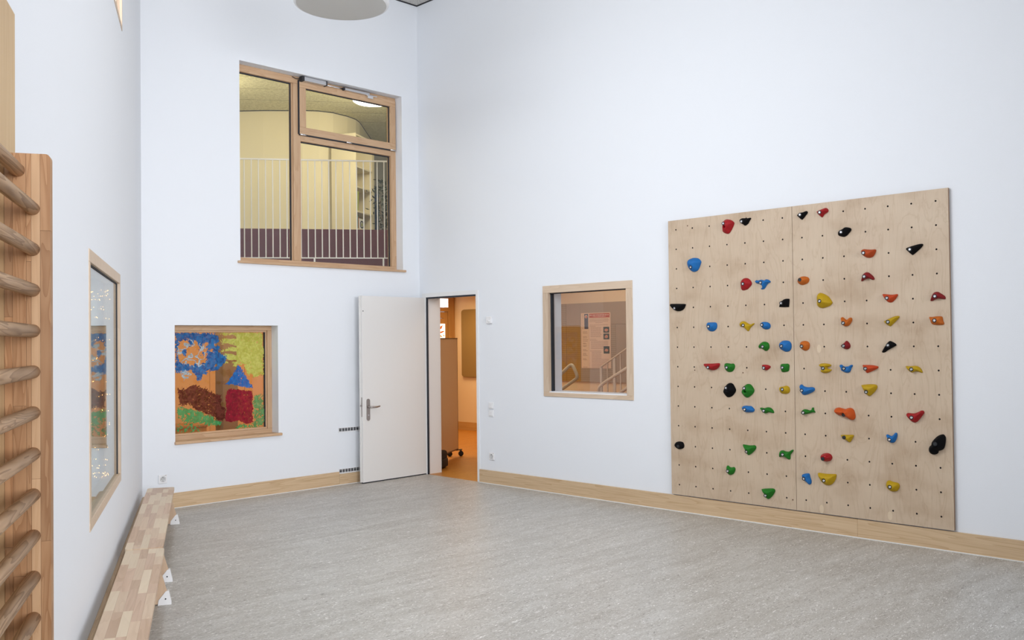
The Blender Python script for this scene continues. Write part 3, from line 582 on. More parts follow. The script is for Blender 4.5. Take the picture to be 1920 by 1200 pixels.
bx('gasket', (vx0+0.08, vx1-0.08, 0.115, 0.13, vz1-0.086, vz1-0.078), M_gasket, vs); bx('gasket', (vx1-0.088, vx1-0.08, 0.115, 0.13, vz0+0.078, vz1-0.086), M_gasket, vs)
bx('shadow_gap', (vx0-0.010, vx0, 0.10, 0.124, vz0, vz1), M_gasket, w2); bx('shadow_gap', (vx0, vx1, 0.10, 0.124, vz0-0.012, vz0), M_gasket, w2)
for hx in (-1.53, -0.93, -0.31):
    bm = bmesh.new(); tube(bm, [(hx-0.035, 0.092, 3.832), (hx+0.035, 0.092, 3.832)], 0.009, 10); finish(bm, 'hinge', M_chrome, w2, True)
# electric opener on the sash head
op = thing('window_opener', 'grey electric window opener with a dark casing above the tilting sash of the upper window', 'window opener', (-1.45, 0.06, 4.437))
bm = bmesh.new(); box(bm, -0.095, 0.185, -0.025, 0.03, -0.028, 0.018, 0.005); finish(bm, 'motor_housing', M_alu, op)
bm = bmesh.new(); box(bm, -0.125, -0.093, -0.028, 0.034, -0.032, 0.02, 0.004); finish(bm, 'end_cap', M_dark, op)
bm = bmesh.new(); box(bm, 0.183, 0.198, -0.028, 0.034, -0.032, 0.02, 0.004); finish(bm, 'end_cap', M_dark, op)
bm = bmesh.new(); tube(bm, [(0.19, 0.02, -0.012), (0.46, 0.02, -0.012)], 0.008, 8); finish(bm, 'push_rod', M_chrome, op, True)
bm = bmesh.new(); box(bm, 0.44, 0.79, -0.0, 0.03, -0.024, 0.002, 0.003); finish(bm, 'slide_rail', M_alu, op)
bm = bmesh.new(); box(bm, 0.43, 0.45, -0.003, 0.033, -0.027, 0.005, 0.002); finish(bm, 'rail_cap', M_dark, op)
bm = bmesh.new(); box(bm, 0.76, 0.84, -0.004, 0.034, -0.060, -0.022, 0.008); tube(bm, [(0.74, 0.015, -0.02), (0.90, 0.015, -0.02)], 0.008, 8); finish(bm, 'bracket', M_chrome, op)
bm = bmesh.new(); tube(bm, [(-0.12, 0.03, 0.0), (-0.16, 0.045, -0.004), (-0.20, 0.055, 0.012)], 0.004, 6); finish(bm, 'cable', M_dark, op, True)

# window_3: into the stairwell, in the right wall
w3 = struct('window_3')
y0, y1, z0, z1 = -2.0204, -3.1822, 0.9874, 2.1298
fx0, fx1 = -0.012, 0.055
framebar('rail', (fx0, fx1, y1, y0, z1-0.075, z1), M_frame_y, w3, 0.003); framebar('rail', (fx0, fx1, y1, y0, z0, z0+0.042), M_frame_y, w3, 0.003)
framebar('stile', (fx0, fx1, y1, y1+0.075, z0+0.042, z1-0.075), M_frame_yv, w3, 0.003); framebar('stile', (fx0, fx1, y0-0.072, y0, z0+0.042, z1-0.075), M_frame_yv, w3, 0.003)
bx('gasket', (0.03, 0.075, -2.104, -2.093, 1.03, 2.054), M_gasket, w3); bx('gasket', (0.02, 0.04, -3.107, -2.093, 2.045, 2.056), M_gasket, w3)
bx('pane', (0.045, 0.051, -3.11, -2.09, 1.025, 2.06), M_glass, w3)

# window_4: tall window in the left wall, flush frame, pane set back
w4 = struct('window_4', OL, ROTL)
a, b_, c, d = 2.4267, 4.2828, 0.6375, 2.0511
framebar('rail', (a, b_, -0.10, 0.004, d-0.065, d), M_frame_yv, w4, 0.003); framebar('rail', (a, b_, -0.10, 0.004, c, c+0.055), M_frame_y, w4, 0.003)
framebar('stile', (a, a+0.06, -0.10, 0.004, c+0.055, d-0.065), M_frame_yv, w4, 0.003); framebar('stile', (b_-0.06, b_, -0.10, 0.004, c+0.055, d-0.065), M_frame_yv, w4, 0.003)
bx('gasket', (a+0.06, a+0.072, -0.022, -0.012, c+0.055, d-0.065), M_gasket, w4); bx('gasket', (a+0.072, b_-0.06, -0.022, -0.012, d-0.073, d-0.065), M_gasket, w4)
bx('pane', (a+0.055, b_-0.055, -0.022, -0.016, c+0.05, d-0.06), M_glass2, w4)

# ------------------------------------------------------------------ door
d1 = struct('door_1')
bm = bmesh.new()
for (a0, a1, c0, c1) in ((-0.125, -0.062, 0.0, 2.138), (-1.036, -0.999, 0.0, 2.138)): box(bm, -0.014, 0.03, a0, a1, c0, c1, 0.002)
box(bm, -0.014, 0.03, -0.999, -0.125, 2.09, 2.138, 0.002)
finish(bm, 'casing', M_white, d1)
bm = bmesh.new(); box(bm, 0.02, 0.212, -0.127, -0.121, 0, 2.09); box(bm, 0.02, 0.212, -1.003, -0.997, 0, 2.09); box(bm, 0.02, 0.212, -0.999, -0.125, 2.085, 2.092)
finish(bm, 'lining', M_door, d1)
bm = bmesh.new(); box(bm, -0.004, 0.016, -0.140, -0.125, 0, 2.08); box(bm, -0.004, 0.016, -0.999, -0.125, 2.072, 2.09); finish(bm, 'gasket', M_gasket, d1)
lf = bpy.data.objects.new('door_leaf', None); link(lf, d1); lf.location = (0.0, -0.075, 0); lf.rotation_euler = (0, 0, math.radians(1.9))
# leaf local: from x=-0.95 (free edge) to 0 ; room face at y=-0.04
bm = bmesh.new(); box(bm, -0.95, -0.004, -0.044, 0.0, 0.012, 2.085, 0.002); box(bm, -0.962, -0.95, -0.016, 0.0, 0.012, 2.085, 0.001); finish(bm, 'leaf_panel', M_door, lf)
bx('drop_seal', (-0.945, -0.01, -0.034, -0.008, 0.0015, 0.012), M_gasket, lf)
bm = bmesh.new()
hw, zc0, zc1 = 0.0225, 0.715, 0.915
pl = [(hw*math.cos(t), zc1+hw*math.sin(t)) for t in np.linspace(0, PI, 9)] + [(hw*math.cos(t), zc0+hw*math.sin(t)) for t in np.linspace(PI, 2*PI, 9)]
prism(bm, pl, lambda p: (p[0]-0.876, -0.044, p[1]), lambda p: (p[0]-0.876, -0.052, p[1])); finish(bm, 'handle_plate', M_steel, lf)
bm = bmesh.new(); tube(bm, [(-0.876, -0.050, 0.846), (-0.876, -0.088, 0.846), (-0.868, -0.098, 0.846), (-0.83, -0.102, 0.845), (-0.79, -0.098, 0.845), (-0.75, -0.086, 0.848), (-0.738, -0.080, 0.850)], [0.012, 0.011, 0.011, 0.0105, 0.010, 0.009, 0.008], 12); finish(bm, 'lever', M_steel, lf, True)
bm = bmesh.new(); lathe(bm, [(0, 0), (0.009, 0), (0.009, 0.004), (0, 0.004)], 14, Matrix.Translation((-0.876, -0.052, 0.755)) @ Matrix.Rotation(PI/2, 4, 'X')); finish(bm, 'lock_cylinder', M_alu, lf)
bx('lock_faceplate', (-0.9515, -0.9495, -0.036, -0.020, 0.74, 0.955), M_steel, lf)
bx('latch', (-0.968, -0.95, -0.034, -0.022, 0.855, 0.872), M_steel, lf)
bm = bmesh.new(); lathe(bm, [(0, 0), (0.006, 0), (0.006, 0.003), (0, 0.003)], 10, Matrix.Translation((-0.936, -0.044, 1.915)) @ Matrix.Rotation(PI/2, 4, 'X')); finish(bm, 'screw', M_dark, lf)
for hz in (0.25, 1.85):
    bm = bmesh.new(); tube(bm, [(0.004, -0.075, hz), (0.004, -0.075, hz+0.09)], 0.008, 10); finish(bm, 'hinge', M_alu, d1, True)

# ------------------------------------------------------------------ climbing wall
cw = thing('climbing_wall', 'birch plywood climbing wall of two tall panels drilled with a grid of holes', 'climbing wall', (0, -3.62, 0.155))
GY = [3.707+i*0.1765 for i in range(7)] + [4.938+i*0.1765 for i in range(7)]
GZ = [0.246+i*0.17785 for i in range(14)]
def panel(u0, u1, cols):
    """panel with real drilled holes; local coords: y = -(u-3.62), z-0.155"""
    bm = bmesh.new(); xf, xb = -0.030, -0.006; za, zb = 0.155, 2.645
    ub = [u0] + [(cols[i]+cols[i+1])/2 for i in range(6)] + [u1]
    zbd = [za] + [(GZ[i]+GZ[i+1])/2 for i in range(13)] + [zb]
    cache = {}
    def V(x, u, z):
        k = (round(x, 5), round(u, 5), round(z, 5))
        if k not in cache: cache[k] = bm.verts.new((x, 3.62-u, z-0.155))
        return cache[k]
    R = 0.0072
    for i in range(7):
        for j in range(14):
            a, b2, c0, d0 = ub[i], ub[i+1], zbd[j], zbd[j+1]; cu, cz = cols[i], GZ[j]
            outer = [(b2, cz), (b2, d0), (cu, d0), (a, d0), (a, cz), (a, c0), (cu, c0), (b2, c0)]
            inner = [(cu+R*math.cos(k*PI/4), cz+R*math.sin(k*PI/4)) for k in range(8)]
            O_ = [V(xf, *p) for p in outer]; I_ = [V(xf, *p) for p in inner]; B_ = [V(xf+0.014, *p) for p in inner]
            for k in range(8):
                q = (k+1) % 8
                bm.faces.new((O_[k], O_[q], I_[q], I_[k]))
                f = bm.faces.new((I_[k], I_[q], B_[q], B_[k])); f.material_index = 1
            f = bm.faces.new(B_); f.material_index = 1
    # rim and back
    F_ = [V(xf, u, z) for (u, z) in ((u0, za), (u1, za), (u1, zb), (u0, zb))]
    Bk = [V(xb, u, z) for (u, z) in ((u0, za), (u1, za), (u1, zb), (u0, zb))]
    f = bm.faces.new(Bk)
    for k in range(4):
        f = bm.faces.new((F_[k], F_[(k+1) % 4], Bk[(k+1) % 4], Bk[k])); f.material_index = 2
    me = bpy.data.meshes.new('panel'); bm.to_mesh(me); bm.free()
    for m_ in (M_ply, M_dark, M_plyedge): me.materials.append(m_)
    return link(bpy.data.objects.new('panel', me), cw)
pa = panel(3.622, 4.8515, GY[:7]); pb = panel(4.8545, 6.086, GY[7:])
bx('batten', (-0.006, -0.0008, 3.62-6.05, 3.62-3.66, 0.02, 2.45), M_plyedge, cw)
def disc(bm, u, z, ru, rz, x=-0.0304, n=14):
    vs = [bm.verts.new((x, 3.62-(u+ru*math.cos(2*PI*k/n)), z-0.155+rz*math.sin(2*PI*k/n))) for k in range(n)]
    vb = [bm.verts.new((-0.0295, v.co.y, v.co.z)) for v in vs]
    bm.faces.new(vs)
    for k in range(n): bm.faces.new((vs[k], vs[(k+1) % n], vb[(k+1) % n], vb[k]))
for (u, z, par) in ((5.07, 1.475, pb), (5.62, 1.486, pb), (5.07, 0.19, pb), (5.62, 0.205, pb)):
    bm = bmesh.new(); disc(bm, u, z, 0.018, 0.034); finish(bm, 'plug', M_plug, par)
M_knot = plain('knot', (0.12, 0.06, 0.03), 0.7)
for (u, z, par) in ((3.833, 2.583, pa), (3.888, 1.285, pa), (4.375, 1.27, pa), (4.82, 0.235, pa)):
    bm = bmesh.new(); disc(bm, u, z, 0.006, 0.006); finish(bm, 'knot', M_knot, par)

def resin(name, c, rough=0.55):
    return plain(name, c, rough, bump=0.35, scale=260, var=0.10, spec=0.25)
HM = {'red': resin('red_resin', (0.34, 0.010, 0.014)), 'darkred': resin('dark_red_resin', (0.22, 0.008, 0.012)), 'rust': resin('rust_resin', (0.42, 0.06, 0.012)),
      'orange': resin('orange_resin', (0.50, 0.12, 0.012)), 'brightorange': resin('bright_orange_resin', (0.56, 0.085, 0.010)), 'redorange': resin('red_orange_resin', (0.50, 0.055, 0.012)),
      'yellow': resin('yellow_resin', (0.47, 0.30, 0.008)), 'green': resin('green_resin', (0.012, 0.16, 0.012)), 'blue': resin('blue_resin', (0.012, 0.14, 0.42)),
      'black': plain('black_resin', (0.004, 0.004, 0.005), 0.75, bump=0.3, scale=260, spec=0.1)}
M_gloss = resin('glossy_red_resin', (0.34, 0.010, 0.014), 0.15)
bm = bmesh.new(); lathe(bm, [(0.0152, -0.004), (0.0152, 0.0018), (0.0090, 0.0018), (0.0090, 0.0)], 16); me_ring = bpy.data.meshes.new('washer'); bm.to_mesh(me_ring); bm.free(); me_ring.materials.append(M_black)
bm = bmesh.new(); lathe(bm, [(0.0088, 0.0), (0.0088, 0.0024), (0.0078, 0.0034), (0.0042, 0.0034), (0.0040, 0.001), (0, 0.001)], 12); me_bolt = bpy.data.meshes.new('bolt'); bm.to_mesh(me_bolt); bm.free(); me_bolt.materials.append(M_chrome)
me_bolt2 = me_bolt.copy(); me_bolt2.materials.clear(); me_bolt2.materials.append(plain('blackened_steel', (0.05, 0.055, 0.06), 0.4, metal=0.6))
def climbing_hold(col, cu, cz, outline, bolt, T, label):
    pts = [Vector((p[0]*.001, p[1]*.001)) for p in outline]; n = len(pts)
    dense = []
    for i in range(n):                                    # smooth the outline
        p0, p1, p2, p3 = pts[i-1], pts[i], pts[(i+1) % n], pts[(i+2) % n]
        k = max(2, min(6, int((p2-p1).length/0.007)))
        for s in range(k):
            t = s/k
            dense.append(0.5*((2*p1)+(p2-p0)*t+(2*p0-5*p1+4*p2-p3)*t*t+(3*p1-p0-3*p2+p3)*t*t*t))
    poly = [(p.x, p.y) for p in dense]; m = len(poly)
    A = np.array(poly); Bq = np.roll(A, -1, 0)
    def edge_d(q):
        q = np.array(q)[:, None, :]; ab = Bq-A; t = np.clip(((q-A)*ab).sum(2)/np.maximum((ab*ab).sum(1), 1e-12), 0, 1)
        return np.sqrt((((A+ab*t[..., None])-q)**2).sum(2)).min(1)
    g = 0.0055
    mnx, mnz = A.min(0); mxx, mxz = A.max(0)
    gxx, gzz = np.meshgrid(np.arange(mnx, mxx, g), np.arange(mnz, mxz, g)); gxx[::2] += g/2
    cand = np.stack([gxx.ravel(), gzz.ravel()], 1)
    cand = cand[inside(cand[:, 0], cand[:, 1], poly)]; dd = edge_d(cand); cand = cand[dd > 0.0022]
    V2 = [Vector(p) for p in poly] + [Vector(p) for p in cand]
    E2 = [(i, (i+1) % m) for i in range(m)]
    vo, eo, fo, ov, oe, of = delaunay_2d_cdt(V2, E2, [], 1, 1e-6)
    q = np.array([(v.x, v.y) for v in vo]); de = edge_d(q); dm = max(de.max(), 0.008)
    t = np.clip(de/(0.92*dm), 0, 1)
    hh = T*(0.14+0.86*(1-(1-t)**1.9))
    hh *= 1+0.28*(q[:, 1]/max(abs(mnz), mxz))              # fuller lip on top
    r_ = np.random.default_rng(int(cu*7+cz))
    a1, a2, ph = r_.uniform(25, 60), r_.uniform(25, 60), r_.uniform(0, 6)
    hh += 0.05*T*np.sin(q[:, 0]*a1*2+ph)*np.cos(q[:, 1]*a2*2)
    b = np.array(bolt)*.001
    # counterbore: level the surface around the bolt
    db = np.sqrt(((q-b)**2).sum(1)); hb = float(hh[db.argmin()])*0.92; wgt = np.clip((0.021-db)/0.006, 0, 1)
    hh = hh*(1-wgt)+hb*wgt
    if 'finger pocket' in label:
        pc = b+np.array((0.002, -0.030)); dp = np.sqrt((((q-pc)*np.array((1, 1.25)))**2).sum(1)); hh -= np.clip(1-(dp/0.017)**3, 0, 1)*hh*0.85
    if 'spool' in label:
        hh -= np.exp(-((q[:, 1]-0.0)/0.012)**2)*T*0.35*(db > 0.016)
    bm = bmesh.new()
    vt = [bm.verts.new((-hh[i], -q[i, 0], q[i, 1])) for i in range(len(q))]
    for f in fo:
        try: bm.faces.new([vt[i] for i in f])
        except ValueError: pass
    # side wall down to the plywood
    be = [e for e in bm.edges if len(e.link_faces) == 1]
    ex = bmesh.ops.extrude_edge_only(bm, edges=be)
    for v in [x for x in ex['geom'] if isinstance(x, bmesh.types.BMVert)]: v.co.x = 0.0; v.co.y *= 1.0; v.co.z *= 1.0
    nm = 'climbing_hold'
    o = finish(bm, nm, M_gloss if 'glossy' in label else HM[col], None, True)
    o.location = (-0.0303, -cu*.001, cz*.001); tag(o, label, 'climbing hold', 'climbing holds bolted to the plywood wall')
    RM = Matrix.Rotation(-PI/2, 4, 'Y')
    dk = any(k in label for k in ('half-disc with flat top', 'small black oval', 'largest black', 'peanut', 'egg-shaped'))
    bo = link(bpy.data.objects.new('bolt', me_bolt2 if dk else me_bolt), o); bo.matrix_local = Matrix.Translation((-hb-0.0004, -b[0], b[1])) @ RM
    wo = link(bpy.data.objects.new('washer', me_ring), bo)
    return o
for h in HOLDS: climbing_hold(*h)

# ------------------------------------------------------------------ wall bars and the board behind them
wp = bx('wall_board', (0, 1.55, -0.0, 0.03, 0.0, 2.516), M_wallpanel, None, bev=0.002)
wp.location = L(6.366, 0.0005, 0.0); wp.rotation_euler = (0, 0, ROTL)
tag(wp, 'tall pale spruce backing board fixed to the left wall behind the wall bars', 'wall board')
wb = thing('wall_bars', 'larch gymnastic wall bars with round rungs on the left wall', 'wall bars', L(6.508, 0.0, 0), ROTL)
BAR = [(0.031, 0.051, 'r'), (0.051, 0.084, 'r'), (0.084, 0.096, 'd'), (0.096, 0.118, 'l'), (0.118, 0.1435, 'r')]
TOPZ = 2.088
for ku in (0.0, 0.955):
    sp = bpy.data.objects.new('side_panel', None); link(sp, wb); sp.location = (ku, 0, 0)
    r = random.Random(3)
    for bi, (n0, n1, kk) in enumerate(BAR):
        cuts = [0.0]; zc = r.uniform(0.25, 0.6)
        while zc < TOPZ-0.2: cuts.append(zc); zc += r.uniform(0.45, 0.9)
        cuts.append(TOPZ)
        for c0, c1 in zip(cuts, cuts[1:]):
            bm = bmesh.new(); g = 0.0003
            y0_, y1_ = n0+g, n1-g; rr = 0.012
            if bi == 4 and c1 == TOPZ:
                pl = [(y0_, c0+g), (y1_, c0+g), (y1_, c1-rr)] + [(y1_-rr+rr*math.cos(t), c1-rr+rr*math.sin(t)) for t in np.linspace(0.3, PI/2, 6)] + [(y0_, c1)]
            else: pl = [(y0_, c0+g), (y1_, c0+g), (y1_, c1-g), (y0_, c1-g)]
            prism(bm, pl, lambda p: (-0.02, p[0], p[1]), lambda p: (0.02, p[0], p[1]))
            finish(bm, 'stave', M_bars_light if kk == 'l' else M_bars, sp)
RZ = [2.041] + [1.938-0.1105*i for i in range(16)]
for i, z in enumerate(RZ):
    n_ = 0.064 if i == 0 else 0.100
    if z < 0.15: continue
    bm = bmesh.new()
    tube(bm, [(0.0195, n_, z), (0.50, n_, z), (0.9355, n_, z)], 0.0178, 20); o = finish(bm, 'rung', M_rung, wb, True)

# ------------------------------------------------------------------ benches
M_st = [wood('beech_stave_%s' % nme, a_, b2_, 'X', rings=9, fine=70, figure=fg, rnd=0.05, rough=0.45, stretch=12) for nme, a_, b2_, fg in
        (('pale', (0.76, 0.62, 0.45), (0.68, 0.53, 0.37), 0.25), ('rosy', (0.66, 0.47, 0.34), (0.54, 0.36, 0.24), 0.5), ('tan', (0.70, 0.53, 0.38), (0.60, 0.43, 0.29), 0.35), ('brown', (0.60, 0.42, 0.29), (0.50, 0.33, 0.21), 0.45))]
M_leg = wood('beech_ply_leg', (0.62, 0.45, 0.31), (0.54, 0.37, 0.25), 'Z', rings=5, fine=60, figure=0.3)
def bench(k0, k1, label, seed, off):
    t = thing('bench', label, 'bench', L(k0, 0.180+off, 0), ROTL, 'gym benches along the left wall')
    Ln = k1-k0; hwid = 0.1125; zt, th = 0.285, 0.027
    seat = bpy.data.objects.new('seat', None); link(seat, t)
    r = random.Random(seed); ncol = 5; cw_ = 2*hwid/ncol; R = 0.030; last = -1
    for c in range(ncol):
        y0_, y1_ = -hwid+c*cw_, -hwid+(c+1)*cw_
        cuts = [0.0]; x = r.uniform(0.10, 0.42)
        while x < Ln-0.09: cuts.append(x); x += r.choice((0.22, 0.3, 0.38, 0.46, 0.56))*r.uniform(.9, 1.1)
        cuts.append(Ln)
        for a_, b2_ in zip(cuts, cuts[1:]):
            g = 0.0002; pl = []
            def corner(cx, cy, s0): return [(cx+R*math.cos(s), cy+R*math.sin(s)) for s in np.linspace(s0, s0+PI/2, 5)]
            xa, xb, ya, yb = a_+g, b2_-g, y0_+g, y1_-g
            pl += corner(xa+R, ya+R, PI) if (a_ == 0 and c == 0) else [(xa, ya)]
            pl += corner(xb-R, ya+R, 1.5*PI) if (b2_ == Ln and c == 0) else [(xb, ya)]
            pl += corner(xb-R, yb-R, 0) if (b2_ == Ln and c == ncol-1) else [(xb, yb)]
            pl += corner(xa+R, yb-R, PI/2) if (a_ == 0 and c == ncol-1) else [(xa, yb)]
            bm = bmesh.new(); prism(bm, pl, lambda p: (p[0], p[1], zt-th), lambda p: (p[0], p[1], zt))
            mi = r.choices(range(4), (3, 3, 4, 2))[0]
            if mi == last: mi = (mi+1) % 4
            last = mi
            finish(bm, 'stave', M_st[mi], seat)
    for kx in (0.265, Ln-0.27):
        leg = bpy.data.objects.new('leg', None); link(leg, t); leg.location = (kx, 0, 0)
        bm = bmesh.new()
        pl = [(-0.085, zt-th-0.0005), (0.085, zt-th-0.0005), (0.156, 0.006), (0.05, 0.006), (0.03, 0.03), (-0.03, 0.03), (-0.05, 0.006), (-0.156, 0.006)]
        prism(bm, pl, lambda p: (-0.014, p[0], p[1]), lambda p: (0.014, p[0], p[1])); finish(bm, 'leg_board', M_leg, leg)
        for s in (-1, 1):
            bm = bmesh.new()
            pl = [(s*0.161, 0.0), (s*0.161, 0.012), (s*0.145, 0.085), (s*0.128, 0.080), (s*0.088, 0.030), (s*0.084, 0.0)]
            prism(bm, pl, lambda p: (-0.019, p[0], p[1]), lambda p: (0.019, p[0], p[1])); fo_ = finish(bm, 'foot', M_plastic, leg)
            bm = bmesh.new(); lathe(bm, [(0, 0.0), (0.0045, 0.0), (0.0045, 0.002), (0, 0.002)], 10, Matrix.Translation((0.019, s*0.128, 0.036)) @ Matrix.Rotation(PI/2, 4, 'Y')); finish(bm, 'screw', M_dark, leg)
    bx('beam', (0.28, Ln-0.285, -0.016, 0.016, 0.20, zt-th-0.0005), M_leg, t)
    return t
bench(0.44, 3.034, 'far low gym bench of glued beech staves, ending near the back corner', 11, 0)
bench(3.064, 5.66, 'near low gym bench of glued beech staves, cut by the lower picture edge', 23, 0.010)

# ------------------------------------------------------------------ pendant lamp
lm = thing('pendant_lamp', 'large round white unlit pendant lamp hanging from the gym ceiling', 'lamp', (-2.42, -1.93, 4.49))
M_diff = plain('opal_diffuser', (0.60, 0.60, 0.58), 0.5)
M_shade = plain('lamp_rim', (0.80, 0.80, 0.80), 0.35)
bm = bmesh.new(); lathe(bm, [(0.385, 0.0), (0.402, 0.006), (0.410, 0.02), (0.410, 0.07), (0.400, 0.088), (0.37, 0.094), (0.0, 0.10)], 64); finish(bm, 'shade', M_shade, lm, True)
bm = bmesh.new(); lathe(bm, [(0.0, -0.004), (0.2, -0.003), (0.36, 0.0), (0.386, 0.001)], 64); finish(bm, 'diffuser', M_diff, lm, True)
bm = bmesh.new(); tube(bm, [(0, 0, 0.099), (0, 0, 1.03)], 0.006, 8); finish(bm, 'rod', M_white, lm, True)
bm = bmesh.new(); lathe(bm, [(0, 1.03), (0.06, 1.03), (0.06, 1.066), (0, 1.066)], 24); finish(bm, 'canopy', M_white, lm)

# ------------------------------------------------------------------ sockets, switches, vents
def wall_frame(loc, rotz): return loc, rotz
def socket(label, loc, rotz):
    t = thing('wall_socket', label, 'socket', loc, rotz)      # local -y into the room
    bm = bmesh.new(); box(bm, -0.041, 0.041, -0.011, 0, -0.041, 0.041, 0.003); finish(bm, 'cover_plate', M_plastic, t)
    RX = Matrix.Translation((0, -0.011, 0)) @ Matrix.Rotation(PI/2, 4, 'X')
    bm = bmesh.new(); lathe(bm, [(0.028, 0.0), (0.028, 0.003), (0.0215, 0.003), (0.0195, 0.0004), (0, 0.0004)], 24, RX); ins = finish(bm, 'insert', plain('socket_white', (0.62, 0.62, 0.62), 0.5), t, True)
    for sx in (-1, 1):
        bm = bmesh.new(); lathe(bm, [(0, 0.0005), (0.0034, 0.0005), (0.0034, 0.0012), (0, 0.0012)], 10, Matrix.Translation((sx*0.0095, 0, 0)) @ RX); finish(bm, 'contact_hole', M_dark, ins)
    for sz in (-1, 1): bx('earth_clip', (-0.003, 0.003, -0.0135, -0.0115, sz*0.017-0.003, sz*0.017+0.003), M_dark, ins)
    bx('marking', (0.018, 0.034, -0.0116, -0.011, 0.031, 0.035), M_steel, t)
    return t
socket('white wall socket on the back wall above the far end of the far bench', (-3.162, -0.0005, 0.290), 0)
socket('white wall socket low on the right wall beside the door frame', (-0.0005, -1.227, 0.302), -PI/2)
th_ = thing('thermostat', 'small white square thermostat with a round dial, high beside the door frame', 'thermostat', (-0.0005, -1.215, 1.797), -PI/2)
bx('housing', (-0.038, 0.038, -0.026, 0, -0.038, 0.038), M_plastic, th_, bev=0.004)
bm = bmesh.new(); lathe(bm, [(0.0, 0.006), (0.012, 0.006), (0.014, 0.004), (0.014, 0.0)], 20, Matrix.Translation((0.006, -0.026, -0.012)) @ Matrix.Rotation(PI/2, 4, 'X')); finish(bm, 'dial', M_plastic, th_, True)
for z, lab in ((0.857, 'white rocker light switch beside the door, the upper one of the pair'), (0.771, 'white rocker light switch beside the door, the lower one of the pair')):
    t = thing('light_switch', lab, 'switch', (-0.0005, -1.225, z), -PI/2, 'light switches beside the door')
    bx('plate', (-0.038, 0.038, -0.010, 0, -0.037, 0.037), M_plastic, t, bev=0.003)
    o = bx('rocker', (-0.026, 0.026, -0.017, -0.010, -0.026, 0.026), M_plastic, t, bev=0.003)
def vent(label, xl, xr, z0, z1):
    t = thing('wall_vent', label, 'vent', (xl, -0.0005, (z0+z1)/2), 0, 'slot vents beside the open door')
    w_, h_ = xr-xl, (z1-z0)/2
    bm = bmesh.new(); box(bm, 0, w_, -0.006, 0, h_-0.007, h_); box(bm, 0, w_, -0.006, 0, -h_, -h_+0.010); box(bm, 0, 0.009, -0.006, 0, -h_+0.010, h_-0.007); box(bm, w_-0.009, w_, -0.006, 0, -h_+0.010, h_-0.007); finish(bm, 'frame', M_plastic, t)
    bx('duct', (0.009, w_-0.009, -0.001, 0.0, -h_+0.010, h_-0.007), M_dark, t)
    n = int((w_-0.018)/0.040)
    for i in range(1, n+1):
        x = 0.009+(w_-0.018)*i/(n+1); bx('bar', (x-0.0025, x+0.0025, -0.005, -0.001, -h_+0.010, h_-0.007), M_plastic, t)
    for zz in (-0.33, 0.33):
        bx('slat', (0.009, w_-0.009, -0.004, -0.001, (zz*h_)-0.0022, (zz*h_)+0.0012), M_alu, t)
vent('upper slim white slot vent on the back wall beside the door leaf', -1.173, -0.70, 0.574, 0.627)
vent('lower slim white slot vent, just above the skirting beside the door leaf', -1.171, -0.70, 0.121, 0.174)

# ------------------------------------------------------------------ fairy lights behind the left window
M_bulb = emit('warm_bulb', (1.0, 0.50, 0.16), 14.0)
fl = thing('fairy_lights', 'curtain of tiny warm fairy lights hanging behind the window in the left wall', 'fairy lights', L(2.62, -0.06, 0.66), ROTL)
rr = random.Random(4)
bm = bmesh.new(); bmw = bmesh.new()
rows = [(1.24, 9), (1.215, 7), (1.19, 6), (1.13, 6), (1.07, 5), (0.93, 5), (0.80, 4), (0.66, 4), (0.56, 4), (0.47, 4), (0.38, 4), (0.30, 4), (0.22, 4), (0.15, 5), (0.10, 6), (0.06, 8), (0.035, 8)]
rows = [(z*1.02, n) for z, n in rows]
for z, n in rows:
    for i in range(n):
        y = rr.uniform(-0.125, 0.012); kx = rr.uniform(-0.01, 0.01); zz = z+rr.uniform(-0.01, 0.01)
        lathe(bm, [(0, -0.0035), (0.003, 0), (0, 0.0035)], 6, Matrix.Translation((kx, y, zz)))
for s in (-0.11, -0.07, -0.01):
    tube(bmw, [(0, s, 0.02), (0.006, s, 0.6), (0, s, 1.32)], 0.0008, 4)
finish(bm, 'bulbs', M_bulb, fl, kind='stuff'); finish(bmw, 'wire', M_rail, fl)
# pale render outside the left wall
M_out = plain('pale_green_render', (0.50, 0.54, 0.50), 0.9)
o = bx('wall_outer', (-1.0, 9.0, -3.2, -3.0, -0.05, 4.2), M_out, None, kind='structure'); o.location = OL; o.rotation_euler = (0, 0, ROTL)
o = bx('floor_outer', (-1.0, 9.0, -3.0, -0.26, -0.1, -0.04), M_out, None, kind='structure'); o.location = OL; o.rotation_euler = (0, 0, ROTL)

# ------------------------------------------------------------------ hall behind the door and the painted window
bx('floor_hall', (0.0, 4.0, -4.6, 3.9, -0.06, 0.0), M_hallfloor, None, kind='structure')
bx('floor_hall_west', (-5.0, 0.0, 0.0, 3.9, -0.06, 0.0), M_hallfloor, None, kind='structure')
bx('ceiling_hall', (-5.0, 4.2, 0.28, 3.9, 2.352, 2.372), M_peach, None, kind='structure')
wall_mesh('wall_hall_north', (-5.0, 3.845, 0), (1, 0, 0), (0, 1, 0), 0, 9.1, 0, 2.352, 0.15, [(8.2, 8.955, 0.0, 2.352)], M_peach)
bx('wall_hall_east', (3.96, 4.10, 0.1, 3.845, 0, 2.352), M_peach, None, kind='structure')
bx('wall_hall_west', (-5.1, -5.0, 0.28, 3.845, 0, 2.352), M_peach, None, kind='structure')
# skirting of the hall
bx('baseboard_hall', (3.94, 3.96, 0.1, 3.845, 0, 0.14), wood('hall_skirting', (0.66, 0.42, 0.17), (0.52, 0.29, 0.09), 'Y', figure=0.3), None, kind='structure')
